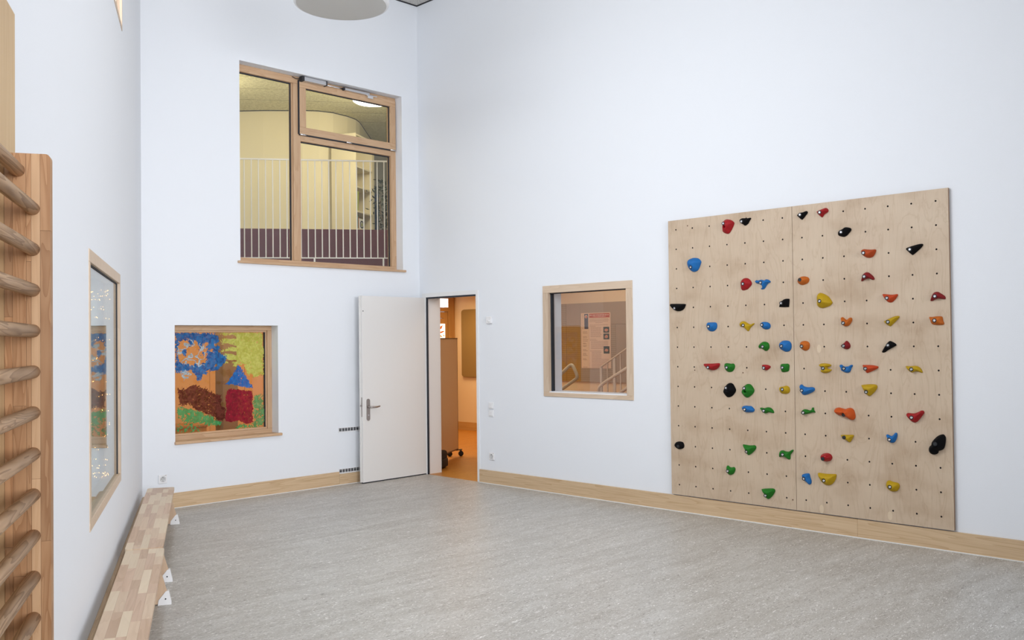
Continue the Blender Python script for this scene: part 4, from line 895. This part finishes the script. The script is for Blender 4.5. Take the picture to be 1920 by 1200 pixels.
# felt board
ab = thing('felt_pinboard', 'olive brown felt pinboard with rounded corners on the hall wall beyond the door', 'pinboard', (3.958, 2.95, 1.53), -PI/2)
bm = bmesh.new(); pl = []
for cx, cz, s0 in ((0.62, 0.54, 0), (-0.62, 0.54, PI/2), (-0.62, -0.54, PI), (0.62, -0.54, 1.5*PI)):
    pl += [(cx+0.05*math.cos(s), cz+0.05*math.sin(s)) for s in np.linspace(s0, s0+PI/2, 6)]
prism(bm, pl, lambda p: (p[0], 0, p[1]), lambda p: (p[0], -0.045, p[1])); finish(bm, 'felt_face', plain('olive_felt', (0.30, 0.20, 0.07), 0.95, bump=0.3, scale=300), ab)
pl2 = [(x*1.008, z*1.01) for x, z in pl]
bm = bmesh.new(); prism(bm, pl2, lambda p: (p[0], 0, p[1]), lambda p: (p[0], -0.02, p[1])); finish(bm, 'backing', plain('olive_edge', (0.22, 0.14, 0.05), 0.8), ab)
# glazed timber door in the far wall
d2 = struct('door_2', (3.2, 3.845, 0))
bm = bmesh.new(); box(bm, 0.60, 0.755, -0.01, 0.10, 0, 2.352, 0.004); finish(bm, 'frame_post', M_hallwood, d2)
bx('frame_post', (0.0, 0.06, -0.01, 0.10, 0, 2.352), M_hallwood, d2)
bx('frame_head', (0.06, 0.60, -0.01, 0.10, 2.10, 2.165), M_hallwood, d2); bx('frame_head', (0.06, 0.60, -0.01, 0.10, 2.335, 2.352), M_hallwood, d2)
bx('transom_pane', (0.06, 0.60, 0.03, 0.036, 2.165, 2.335), M_glass, d2)
lf2 = bpy.data.objects.new('door_leaf', None); link(lf2, d2)
bx('stile', (0.50, 0.595, 0.0, 0.05, 0.01, 2.09), M_hallwood, lf2, bev=0.004); bx('stile', (0.065, 0.16, 0.0, 0.05, 0.01, 2.09), M_hallwood, lf2, bev=0.004)
bx('rail', (0.16, 0.50, 0.0, 0.05, 1.98, 2.09), M_hallwood, lf2, bev=0.004); bx('rail', (0.16, 0.50, 0.0, 0.05, 0.01, 0.9), M_hallwood, lf2, bev=0.004)
bx('rail', (0.16, 0.50, 0.0, 0.05, 1.88, 1.975), M_hallwood, lf2, bev=0.004)
bx('pane', (0.16, 0.50, 0.022, 0.028, 0.9, 1.88), M_glass, lf2)
M_paper = emit('backlit_paper', (1.0, 0.97, 0.95), 1.15)  # emission stands in for daylight shining through the paper
dr = thing('drawing', 'small white sheet with scribbled dots stuck on the pane above the timber door', 'drawing', (3.46, 3.843, 2.25))
bx('sheet', (-0.10, 0.375-0.0, -0.006, -0.003, -0.078, 0.078), M_paper, dr)
bm = bmesh.new(); rr = random.Random(9)
for _ in range(70):
    x, z = rr.uniform(0.12, 0.34), rr.uniform(-0.06, 0.06); s = 0.004; box(bm, x-s, x+s, -0.0066, -0.006, z-s*.5, z+s*.5)
finish(bm, 'scribble', plain('pink_crayon', (0.5, 0.22, 0.25), 0.8), dr, kind='stuff')
dr2 = thing('drawing', 'white paper drawing with an orange flame shape taped on the timber door', 'drawing', (3.46, 3.843, 1.75))
bx('sheet', (-0.10, 0.262, -0.006, -0.003, -0.125, 0.13), M_paper, dr2)
M_flame = plain('orange_crayon', (0.85, 0.25, 0.03), 0.8); 
bm = bmesh.new()
for ptsf in ([(0.10, 0.02), (0.14, 0.035), (0.165, 0.085), (0.13, 0.07), (0.10, 0.06)], [(0.09, -0.01), (0.13, -0.005), (0.17, 0.003), (0.205, 0.0), (0.16, -0.02), (0.12, -0.03)]):
    prism(bm, ptsf, lambda p: (0.12+(p[0]-0.09)*1.15, -0.006, p[1]*1.25), lambda p: (0.12+(p[0]-0.09)*1.15, -0.009, p[1]*1.25))
finish(bm, 'flame', M_flame, dr2)
bm = bmesh.new()
for ptsf in ([(0.10, -0.05), (0.13, -0.06), (0.16, -0.09), (0.12, -0.08)], [(0.16, -0.045), (0.20, -0.06), (0.19, -0.08)]):
    prism(bm, ptsf, lambda p: (0.12+(p[0]-0.09)*1.15, -0.006, p[1]*1.25), lambda p: (0.12+(p[0]-0.09)*1.15, -0.009, p[1]*1.25))
finish(bm, 'flame', plain('yellow_crayon', (0.9, 0.6, 0.1), 0.8), dr2, label='yellow crayon flame')
# room beyond the timber door glass
# mobile board on castors
ax, ay = 0.638, 0.421; bx_, by_ = 1.341, 0.843
ang = math.atan2(by_-ay, bx_-ax); Lb = 1.05
mb = thing('mobile_board', 'tall grey-beige movable board on black castors standing in the hall beyond the door', 'board', (bx_, by_, 0), ang)
bm = bmesh.new(); box(bm, -Lb, 0, 0.0, 0.045, 0.11, 1.60, 0.003); finish(bm, 'board_panel', plain('beige_board', (0.62, 0.46, 0.30), 0.3), mb)
M_bronze = plain('dark_edge', (0.16, 0.09, 0.05), 0.45)
bx('top_profile', (-Lb, 0.006, -0.006, 0.051, 1.60, 1.612), M_bronze, mb); bx('edge_profile', (0.0, 0.006, -0.002, 0.047, 0.11, 1.60), M_bronze, mb); bx('bottom_profile', (-Lb, 0.006, -0.004, 0.049, 0.098, 0.11), M_bronze, mb)
for cx, cy in ((0.062, -0.02), (-0.006, 0.118), (-0.95, 0.15)):
    cs = bpy.data.objects.new('castor', None); link(cs, mb); cs.location = (cx, cy, 0); cs.rotation_euler = (0, 0, math.radians(-70))
    bm = bmesh.new(); lathe(bm, [(0.0, -0.014), (0.03, -0.014), (0.036, -0.008), (0.036, 0.008), (0.03, 0.014), (0.0, 0.014)], 20, Matrix.Translation((0, 0, 0.036)) @ Matrix.Rotation(PI/2, 4, 'X')); finish(bm, 'wheel', M_black, cs, True)
    bm = bmesh.new(); box(bm, -0.012, 0.012, -0.02, 0.02, 0.066, 0.076); tube(bm, [(0, 0, 0.07), (0, 0, 0.09)], 0.008, 8); box(bm, -0.01, 0.01, -0.02, -0.016, 0.03, 0.07); box(bm, -0.01, 0.01, 0.016, 0.02, 0.03, 0.07); finish(bm, 'fork', M_black, cs)
bx('cross_foot', (-0.021, 0.009, 0.0, 0.13, 0.084, 0.097), M_black, mb); bx('cross_foot', (0.0, 0.075, -0.035, -0.005, 0.084, 0.097), M_black, mb)
bg = thing('backpack', 'black bag standing on the hall floor behind the door frame', 'bag', (0.425, 0.155, 0), 0.5)
bm = bmesh.new(); box(bm, -0.17, 0.15, -0.055, 0.055, 0.0, 0.215, 0.04, 4); finish(bm, 'body', plain('black_nylon', (0.012, 0.012, 0.014), 0.7, bump=0.4, scale=30), bg, True)
bm = bmesh.new(); tube(bm, [(-0.05, 0, 0.205), (-0.04, 0, 0.235), (0.02, 0, 0.235), (0.03, 0, 0.205)], 0.008, 8); finish(bm, 'handle', M_black, bg, True)
bm = bmesh.new(); box(bm, -0.12, 0.10, -0.075, -0.05, 0.02, 0.12, 0.012, 3); finish(bm, 'front_pocket', M_black, bg, True)
# column, doors and low chest seen through the painted pane
bm = bmesh.new(); box(bm, -1.62, -1.42, 1.75, 1.95, 0, 2.352, 0.012); o = finish(bm, 'column_hall', plain('taupe_column', (0.36, 0.27, 0.19), 0.7), None, kind='structure')
cb = thing('wardrobe', 'peach coloured wardrobe fronts across the hall behind the painted window', 'wardrobe', (-3.2, 3.0, 0))
M_front = plain('peach_front', (0.80, 0.52, 0.26), 0.5)
bx('carcass', (0, 4.6, 0.03, 0.5, 0.0, 2.3), M_peach, cb)
for i in range(9): bx('door', (i*0.511+0.002, i*0.511+0.509, 0.0, 0.028, 0.06, 2.29), M_front, cb, bev=0.002)
chst = thing('low_chest', 'low brown wooden chest in the hall behind the painted window', 'chest', (-2.35, 2.45, 0))
bx('body', (0, 0.87, 0, 0.4, 0.0, 0.52), M_hallwood, chst); bx('lid', (-0.01, 0.88, -0.01, 0.41, 0.52, 0.55), M_hallwood, chst, bev=0.004)

# ------------------------------------------------------------------ stairwell behind the right window
XS = 2.5
bx('wall_stair', (XS, XS+0.1, -4.6, 0.1, 0, 2.9), M_peach, None, kind='structure')
bx('wall_stair_end', (0.21, XS, -4.7, -4.6, 0, 2.9), M_peach, None, kind='structure')
bx('wall_stair_return', (XS, 3.96, 0.0, 0.1, 0, 2.352), M_peach, None, kind='structure')
bx('ceiling_stair', (0.21, XS+0.1, -4.6, 0.28, 2.9, 2.95), M_peach, None, kind='structure')
bx('trim_3', (0.21, XS+0.1, 0.28, 0.36, 2.352, 2.95), M_peach, None, kind='structure')
ac = thing('acoustic_panelling', 'grey-brown grooved acoustic wall panels behind the stairwell window', 'wall panel', (XS-0.001, 0.10, 0))
M_ac1 = perforated('grey_brown_groove', (0.43, 0.36, 0.28), (0.33, 0.27, 0.20)); M_ac2 = perforated('mustard_reflection', (0.44, 0.29, 0.09), (0.34, 0.21, 0.05)); M_ac3 = plain('grey_brown_felt', (0.43, 0.36, 0.29), 0.9)  # mustard tone paints a reflection in the window glass onto the panels
# local y = world y-0.10 ; joint at world y=-0.134
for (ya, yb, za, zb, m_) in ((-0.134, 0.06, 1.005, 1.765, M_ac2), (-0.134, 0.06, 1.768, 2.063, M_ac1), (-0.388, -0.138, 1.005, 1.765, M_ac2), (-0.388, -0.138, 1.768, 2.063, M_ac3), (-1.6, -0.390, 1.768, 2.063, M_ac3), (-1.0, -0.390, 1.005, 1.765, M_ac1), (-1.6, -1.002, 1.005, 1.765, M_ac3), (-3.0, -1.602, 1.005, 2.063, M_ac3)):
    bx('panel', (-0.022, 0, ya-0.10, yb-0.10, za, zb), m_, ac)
ps = thing('poster', 'printed information poster with a red title bar and three small photos in the stairwell', 'poster', (XS-0.024, -0.407, 1.187), -PI/2)
PW, PH_ = 0.510, 0.740
M_pp = plain('poster_paper', (0.80, 0.64, 0.52), 0.6)
bx('sheet', (0, PW, -0.003, 0, 0, PH_), M_pp, ps)
def pr(nm, x0, x1, z0, z1, m_, lab=None, par=None, dpt=0.0036): return bx(nm, (x0*PW, x1*PW, -dpt, -0.003, z0*PH_, z1*PH_), m_, par or ps, label=lab)
M_pr = plain('print_red', (0.52, 0.11, 0.07), 0.6); M_pb = plain('print_navy', (0.10, 0.11, 0.17), 0.6); M_pt = plain('print_text', (0.42, 0.28, 0.20), 0.6); M_pd = plain('print_dark', (0.05, 0.07, 0.06), 0.6); M_skin = plain('print_skin', (0.62, 0.30, 0.20), 0.6); M_ps = plain('print_margin', (0.84, 0.70, 0.56), 0.6); M_lt = plain('print_white', (0.82, 0.66, 0.58), 0.6)
pr('margin_strip', 0.035, 0.26, 0.01, 0.99, M_ps, dpt=0.0032)
tb = pr('title_bar', 0.285, 0.97, 0.91, 0.985, M_pr)
rr = random.Random(2)
bm = bmesh.new()
for (zc, x0_, x1_, h_) in ((0.958, 0.30, 0.95, 0.010), (0.930, 0.41, 0.84, 0.006)):
    x = x0_
    while x < x1_:
        w_ = rr.uniform(0.012, 0.03); box(bm, x*PW, min(x+w_, x1_)*PW, -0.0041, -0.0036, (zc-h_*rr.uniform(.6, 1))*PH_, (zc+h_*rr.uniform(.6, 1))*PH_); x += w_+rr.choice((0.004, 0.004, 0.016))
finish(bm, 'title_lettering', M_lt, ps, kind='stuff')
lb = pr('side_picture', 0.115, 0.25, 0.71, 0.985, M_pb)
bm = bmesh.new(); lathe(bm, [(0, 0), (0.022, 0), (0.022, 0.0008), (0, 0.0008)], 20, Matrix.Translation((0.18*PW, -0.0036, 0.935*PH_)) @ Matrix.Rotation(PI/2, 4, 'X')); finish(bm, 'round_photo', M_lt, ps)
bm = bmesh.new(); lathe(bm, [(0, 0.0008), (0.013, 0.0008), (0.013, 0.0014), (0, 0.0014)], 16, Matrix.Translation((0.185*PW, -0.0036, 0.93*PH_)) @ Matrix.Rotation(PI/2, 4, 'X')); finish(bm, 'round_photo_centre', M_pr, ps)
for zc, hh_ in ((0.69, 0.105), (0.57, 0.105), (0.33, 0.13)):
    p_ = pr('photo', 0.76, 0.955, zc-hh_/2, zc+hh_/2, M_pd)
    bm = bmesh.new()
    pl = [(0.86*PW+0.032*math.cos(s)*rr.uniform(.8, 1.2), (zc-0.005)*PH_+0.022*math.sin(s)*rr.uniform(.7, 1.2)) for s in np.linspace(0, 2*PI, 12)[:-1]]
    prism(bm, pl, lambda q: (q[0], -0.0036, q[1]), lambda q: (q[0], -0.0042, q[1])); finish(bm, 'photo_subject', M_skin, ps)
bm = bmesh.new()
def line(x0_, x1_, z_, h_=0.0035):
    x = x0_
    while x < x1_:
        w_ = rr.uniform(0.02, 0.06); box(bm, x*PW, min(x+w_, x1_)*PW, -0.0036, -0.003, (z_-h_)*PH_, (z_+h_)*PH_); x += w_+0.008
z_ = 0.885
for k, (x0_, x1_) in enumerate([(0.30, .95)]*3+[(.5, .75)]+[(None, 0)]+[(0.30, .95), (0.3, 0.5)]+[(.33, .70)]*9+[(None, 0)]+[(.30, .52), (.30, .58)]+[(.34, .93)]*7+[(None, 0)]+[(.30, .70)]+[(.36, .70)]*6+[(.36, .95)]*9):
    if x0_ is not None: line(x0_, x1_-rr.uniform(0, .04), z_)
    z_ -= 0.0212
for zc in (0.66, 0.635, 0.57, 0.55, 0.515, 0.49, 0.455, 0.44, 0.41, 0.395, 0.335, 0.315, 0.27, 0.25, 0.23, 0.17, 0.15, 0.02): line(0.06, rr.uniform(.16, .25), zc, 0.004)
for k in range(14): box(bm, 0.055*PW, 0.075*PW, -0.0036, -0.003, (0.71+k*0.02)*PH_, (0.71+k*0.02+rr.uniform(.008, .016))*PH_)
finish(bm, 'lettering', M_pt, ps, kind='stuff')
for zc, lab in ((1.80, 'upper wooden framed white sheet on the stairwell wall, half hidden by the reveal'), (1.255, 'lower wooden framed white sheet on the stairwell wall, half hidden by the reveal')):
    pf = thing('framed_picture', lab, 'picture frame', (XS-0.023, 0.10, zc), -PI/2, 'framed sheets in the stairwell')
    M_pf = plain('brown_frame', (0.25, 0.12, 0.04), 0.5) if zc > 1.5 else M_pf
    bm = bmesh.new(); box(bm, -0.02, 0.075, -0.02, 0, 0.12, 0.14); box(bm, -0.02, 0.075, -0.02, 0, -0.14, -0.12); box(bm, 0.055, 0.075, -0.02, 0, -0.12, 0.12); box(bm, -0.02, 0.0, -0.02, 0, -0.12, 0.12); finish(bm, 'frame', M_pf, pf)
    bx('sheet', (0.0, 0.055, -0.01, -0.002, -0.12, 0.12), M_plastic, pf)
M_tube = plain('cream_lacquered_tube', (0.62, 0.57, 0.42), 0.35)
hr = thing('handrail', 'bent cream tube handrail at the left of the stairwell window', 'handrail', (1.3, -1.0, 0.9))
def arc(pts, n=6):
    out = []
    for i, p in enumerate(pts):
        if i in (0, len(pts)-1): out.append(Vector(p)); continue
        a_, b2_, c_ = Vector(pts[i-1]), Vector(p), Vector(pts[i+1]); r_ = min(0.05, (a_-b2_).length*.45, (c_-b2_).length*.45)
        s = b2_+(a_-b2_).normalized()*r_; e = b2_+(c_-b2_).normalized()*r_
        for t in np.linspace(0, 1, n): out.append(s*(1-t)**2+b2_*2*t*(1-t)+e*t*t)
    return out
tp = [(0, 0.25, 0.02), (0, -0.10, 0.265), (0, -0.265, 0.385), (0, -0.36, 0.22), (0, -0.02, 0.03), (0, 0.35, -0.2)]
bm = bmesh.new(); tube(bm, arc(tp), 0.021, 14); finish(bm, 'tube', M_tube, hr, True)
bm = bmesh.new(); tube(bm, [(0, 0.20, 0.0), (0, 0.20, -0.9)], 0.016, 10); finish(bm, 'post', M_tube, hr, True)
sr = thing('stair_railing', 'white sloping stair railing at the right of the stairwell window', 'railing', (1.3, -1.7, 0.9))
M_sr = plain('stair_lacquer', (0.80, 0.66, 0.50), 0.4)
s_ = (1.466-1.250)/(2.098-1.713)
def on(y, dz_=0): return (0, y, 0.35+(-(y)-0.013)*s_+dz_)
bm = bmesh.new(); tube(bm, [on(-0.013), on(-1.0)], 0.011, 10); finish(bm, 'top_rail', M_sr, sr, True)
bm = bmesh.new(); box(bm, -0.008, 0.008, -0.03, 0.0, -0.9, 0.35); finish(bm, 'end_post', M_sr, sr)
for yy, wd in ((-0.045, .0), (-0.107, 0.006), (-0.205, 0.022), (-0.30, 0.008), (-0.39, 0.008), (-0.50, 0.022), (-0.60, 0.008), (-0.7, 0.008)):
    if wd == 0: continue
    zt_ = on(yy)[2]; bx('baluster', (-0.006, 0.006, yy-wd, yy+wd*.6, -0.9, zt_), M_sr, sr)
bm = bmesh.new(); tube(bm, arc([(0, -1.0, 0.343+0.53*.565+0.01), (0, -0.394, 0.343), (0, -0.05, 0.165), (0, 0.035, 0.10), (0, 0.005, -0.10)]), 0.019, 12); finish(bm, 'handrail_tube', M_sr, sr, True)
bm = bmesh.new(); tube(bm, [(0.0, -0.15, -0.02), (0, -1.0, 0.46)], 0.019, 12); o = finish(bm, 'lower_tube', M_sr, sr, True)

# ------------------------------------------------------------------ gallery behind the upper window
GZF = 2.40
bx('floor_gallery', (-5, 6.5, 0.28, 8.5, 2.374, GZF), M_grey, None, kind='structure')
bm = bmesh.new(); box(bm, -5, 6.5, 0.28, 8.5, 5.2, 5.25); finish(bm, 'ceiling_gallery', M_ceil_up, None, kind='structure')
g = struct('trim_4')
gd = Vector((1.5, -1.09, 0)).normalized(); gn = Vector((1.09, 1.5, 0)).normalized()
rj = math.atan2(gd.y, gd.x)
for i in range(-3, 9):
    p0 = gn*(i*0.62+1.2); tm = (p0.y-0.45)/abs(gd.y)
    o = bx('joint', (tm-6.0, tm, -0.003, 0.003, 5.198, 5.2), plain('joint_shade', (0.30, 0.27, 0.17), 0.9) if i == -3 else bpy.data.materials['joint_shade'], g); o.location = p0; o.rotation_euler = (0, 0, rj)
plan = [(-3.6, 7.6), (-1.5, 5.95), (0.16, 4.54), (0.40, 4.28), (0.66, 4.05), (0.845, 3.86), (1.05, 3.72), (1.28, 3.66), (1.58, 3.70), (1.80, 3.78), (1.96, 3.90), (2.90, 4.85), (3.4, 5.35)]
bm = bmesh.new(); lo = [bm.verts.new((x, y, GZF)) for x, y in plan]; hi = [bm.verts.new((x, y, 5.2)) for x, y in plan]
back = Vector((0.08, 0.10, 0)); lo2 = [bm.verts.new(Vector((x, y, GZF))+back) for x, y in plan]; hi2 = [bm.verts.new(Vector((x, y, 5.2))+back) for x, y in plan]
for i in range(len(plan)-1):
    bm.faces.new((lo[i], lo[i+1], hi[i+1], hi[i])); bm.faces.new((lo2[i], lo2[i+1], hi2[i+1], hi2[i]))
finish(bm, 'wall_gallery', M_cream, None, kind='structure')
bm = bmesh.new()
for i in range(len(plan)-1):
    tube(bm, [Vector((*plan[i], 5.194))-back*.05, Vector((*plan[i+1], 5.194))-back*.05], 0.0065, 4)
finish(bm, 'trim_5', M_dark, None, kind='structure')
o = bx('wall_gallery_east', (-3.0, 3.0, 0, 0.1, GZF, 5.2), M_grey, None, kind='structure'); o.location = (4.0, 4.4, 0); o.rotation_euler = (0, 0, rj)
bx('wall_gallery_west', (-5.1, -5.0, 0.28, 8.5, GZF, 5.2), M_cream, None, kind='structure')
bx('wall_gallery_side', (0.0, 6.5, 0.12, 0.28, GZF, 5.2), M_cream, None, kind='structure')
o = bx('low_partition', (-1.2, 3.2, 0, 0.12, 0.0, 0.80), M_maroon, None); o.location = (-0.492-0.0, 3.374, GZF+0.0005); o.rotation_euler = (0, 0, math.atan2(2.162-3.374, 1.218+0.492))
tag(o, 'low maroon partition across the gallery behind the white railing', 'partition')
rl = thing('gallery_railing', 'white metal balustrade with thin upright bars behind the upper window', 'railing', (-1.480, 1.562, 0), math.atan2(0.509-1.562, -0.038+1.477))
bm = bmesh.new(); box(bm, -0.6, 1.78, -0.008, 0.008, 3.785, 3.803); finish(bm, 'top_rail', M_rail, rl)
bm = bmesh.new(); box(bm, -0.6, 1.78, -0.006, 0.006, 2.594, 2.606); finish(bm, 'bottom_rail', M_rail, rl)
xs = [0.046+0.0835*i for i in range(-6, 21)]
bm = bmesh.new(); tube(bm, [(0, 0, 2.604), (0, 0, 3.787)], 0.0068, 6); meb = bpy.data.meshes.new('baluster'); bm.to_mesh(meb); bm.free(); meb.materials.append(M_rail)
for x in xs:
    b_ = link(bpy.data.objects.new('baluster', meb), rl); b_.location = (x, 0, 0)
for x in (-0.5, 0.87, 1.70):
    bx('foot_post', (x-0.01, x+0.01, -0.008, 0.008, GZF, 2.596), M_rail, rl)
# book shelf
S0 = Vector((1.383, 3.207, GZF)); rs = math.atan2(0.47, 0.88)
bs = thing('bookshelf', 'tall cream open bookshelf standing on the gallery beside the grey wall', 'bookshelf', S0, rs)
M_shelf = plain('cream_board', (0.80, 0.72, 0.50), 0.6); M_shback = plain('grey_beige_board', (0.50, 0.45, 0.34), 0.7)
TH = 2.42
bx('side_panel', (0.0, 0.02, 0.0, 0.42, 0, TH), M_shelf, bs); bx('side_panel', (0.58, 0.66, 0.0, 0.42, 0, TH), M_shelf, bs)
bx('back_panel', (0.02, 0.58, 0.40, 0.42, 0, TH), M_shback, bs)
for z in (0.1, 0.5, 0.93, 1.205, 1.59, 1.905, 2.40): bx('shelf', (0.02, 0.58, 0.0, 0.40, z-0.012, z+0.012), M_shelf, bs)
def book(label, x, z, w_, d_, h_, col, tilt=0.0, grp='books on the gallery shelf'):
    t = thing('book', label, 'book', S0+Matrix.Rotation(rs, 3, 'Z')@Vector((x, 0.02, z+0.0125)), 0, grp)
    t.rotation_euler = Matrix.Rotation(rs, 3, 'Z').to_4x4().to_euler(); t.rotation_euler = (Matrix.Rotation(rs, 4, 'Z') @ Matrix.Rotation(tilt, 4, 'Y')).to_euler()
    m_ = plain('book_cover', col, 0.5)
    bm = bmesh.new(); box(bm, 0, w_, 0, 0.004, 0, h_); box(bm, 0, 0.003, 0.004, d_, 0, h_); box(bm, w_-0.003, w_, 0.004, d_, 0, h_); finish(bm, 'cover', m_, t)
    bx('pages', (0.003, w_-0.003, 0.004, d_-0.004, 0.004, h_-0.004), M_plastic, t)
    return t
book('thin brown book at the left end of the lowest visible shelf', 0.022, 0.93, 0.022, 0.2, 0.22, (0.35, 0.12, 0.05))
book('cream book second from the left on the lowest visible shelf', 0.046, 0.93, 0.016, 0.2, 0.20, (0.7, 0.6, 0.4))
book('dark green book on the lowest visible shelf', 0.066, 0.93, 0.040, 0.2, 0.215, (0.03, 0.18, 0.08))
book('orange-red book beside the white picture book', 0.110, 0.93, 0.018, 0.2, 0.18, (0.6, 0.18, 0.06))
book('pale leaning booklet at the left end of the middle shelf', 0.024, 1.205, 0.018, 0.2, 0.28, (0.55, 0.55, 0.30), 0.05)
book('yellow-green leaning book, left of two on the middle shelf', 0.048, 1.205, 0.036, 0.2, 0.31, (0.40, 0.45, 0.06), 0.07)
book('yellow-green leaning book, right of two on the middle shelf', 0.090, 1.205, 0.03, 0.2, 0.31, (0.45, 0.50, 0.08), 0.07)
book('small red book on the upper shelf', 0.024, 1.59, 0.026, 0.2, 0.11, (0.45, 0.05, 0.04))
pb_ = thing('picture_book', 'white picture book with a round dark emblem facing out on the lowest visible shelf', 'book', S0+Matrix.Rotation(rs, 3, 'Z')@Vector((0.150, 0.02, 0.943)), rs)
bx('cover', (0, 0.17, 0, 0.012, 0, 0.165), M_plastic, pb_)
bm = bmesh.new(); lathe(bm, [(0.062, 0), (0.062, 0.001), (0.040, 0.001), (0.040, 0)], 24, Matrix.Translation((0.085, 0, 0.075)) @ Matrix.Rotation(PI/2, 4, 'X')); finish(bm, 'ring', M_black, pb_)
bm = bmesh.new(); lathe(bm, [(0, 0.0), (0.030, 0.0), (0.030, 0.001), (0, 0.001)], 20, Matrix.Translation((0.085, 0, 0.075)) @ Matrix.Rotation(PI/2, 4, 'X')); finish(bm, 'emblem', plain('olive_print', (0.30, 0.32, 0.12), 0.6), pb_)
# plant, blue curtain, box
pt = thing('potted_plant', 'dark leafy indoor tree standing at the right end of the gallery', 'plant', (1.92, 3.13, GZF))
bm = bmesh.new(); lathe(bm, [(0, 0.0), (0.11, 0.0), (0.14, 0.26), (0.125, 0.26), (0.12, 0.22), (0, 0.22)], 20); finish(bm, 'pot', plain('clay', (0.3, 0.15, 0.09), 0.8), pt)
bm = bmesh.new(); rr = random.Random(6)
tube(bm, [(0, 0, 0.22), (-0.02, 0, 0.7), (-0.05, 0, 1.1), (-0.04, 0, 1.4)], [0.028, 0.024, 0.018, 0.01], 8); tube(bm, [(-0.02, 0, 0.8), (0.06, -0.04, 1.15), (0.10, -0.05, 1.45)], [0.014, 0.011, 0.007], 6)
tube(bm, [(-0.03, 0, 0.9), (-0.10, 0.03, 1.2), (-0.12, 0.03, 1.45)], [0.012, 0.009, 0.006], 6); finish(bm, 'trunk', plain('bark', (0.20, 0.15, 0.11), 0.9), pt, True)
bm = bmesh.new()
for _ in range(520):
    c_ = Vector((rr.gauss(0.03, 0.12), rr.gauss(-0.02, 0.10), rr.uniform(0.75, 1.72)))
    a_ = Vector((rr.uniform(-1, 1), rr.uniform(-1, 1), rr.uniform(-.8, .8))).normalized(); b2_ = a_.cross(Vector((rr.random(), rr.random(), rr.random()))).normalized()
    l_, w_ = rr.uniform(0.03, 0.055), rr.uniform(0.010, 0.018); nn = a_.cross(b2_)*0.003
    bm.faces.new([bm.verts.new(c_-a_*l_), bm.verts.new(c_+b2_*w_+nn), bm.verts.new(c_+a_*l_), bm.verts.new(c_-b2_*w_+nn)])
finish(bm, 'foliage', plain('dark_leaf', (0.03, 0.045, 0.03), 0.6, var=0.5, scale=20), pt, kind='stuff')
cu = thing('curtain', 'dark blue cloth hanging beside the bookshelf on the gallery', 'curtain', (2.06, 3.80, GZF), rj)
bm = bmesh.new(); nn = 24
rows_ = []
for zz in (0.7, 1.94):
    rows_.append([bm.verts.new((-0.03+0.19*i/nn, 0.012*math.sin(i*1.3), zz-(0.28*(i/nn) if zz > 1 else 0))) for i in range(nn+1)])
rb_ = [[bm.verts.new(v.co+Vector((0, 0.004, 0))) for v in r_] for r_ in rows_]
for A_ in (rows_, rb_):
    for i in range(nn): bm.faces.new((A_[0][i], A_[0][i+1], A_[1][i+1], A_[1][i]))
finish(bm, 'cloth', plain('blue_cloth', (0.012, 0.045, 0.13), 0.85), cu, True)
bm = bmesh.new(); tube(bm, [(0.0, 0.03, 0.0), (0.0, 0.03, 1.96)], 0.008, 6); finish(bm, 'rod', M_black, cu, True)
bxx = thing('carton', 'pale patterned carton on the low partition under the tree', 'box', (1.88+0.06, 2.60, GZF+0.0), rj)
bxx.location = (1.60, 1.965, GZF+0.801)
bx('body', (0, 0.10, 0, 0.10, 0, 0.12), plain('carton', (0.62, 0.56, 0.40), 0.7, var=0.3, scale=60), bxx); bx('lid', (-0.003, 0.103, -0.003, 0.103, 0.12, 0.13), M_plastic, bxx)
# round ceiling lamp of the gallery
cl = thing('ceiling_lamp', 'lit round white ceiling lamp seen through the tilting sash', 'lamp', (1.03, 2.28, 5.10))
bm = bmesh.new(); lathe(bm, [(0.0, -0.055), (0.25, -0.05), (0.285, -0.03), (0.29, 0.0)], 48); finish(bm, 'diffuser', emit('lit_diffuser', (1.0, 0.95, 0.86), 6.0), cl, True)
bm = bmesh.new(); lathe(bm, [(0.292, 0.0), (0.30, 0.03), (0.30, 0.10), (0, 0.10)], 48); finish(bm, 'housing', M_plastic, cl, True)
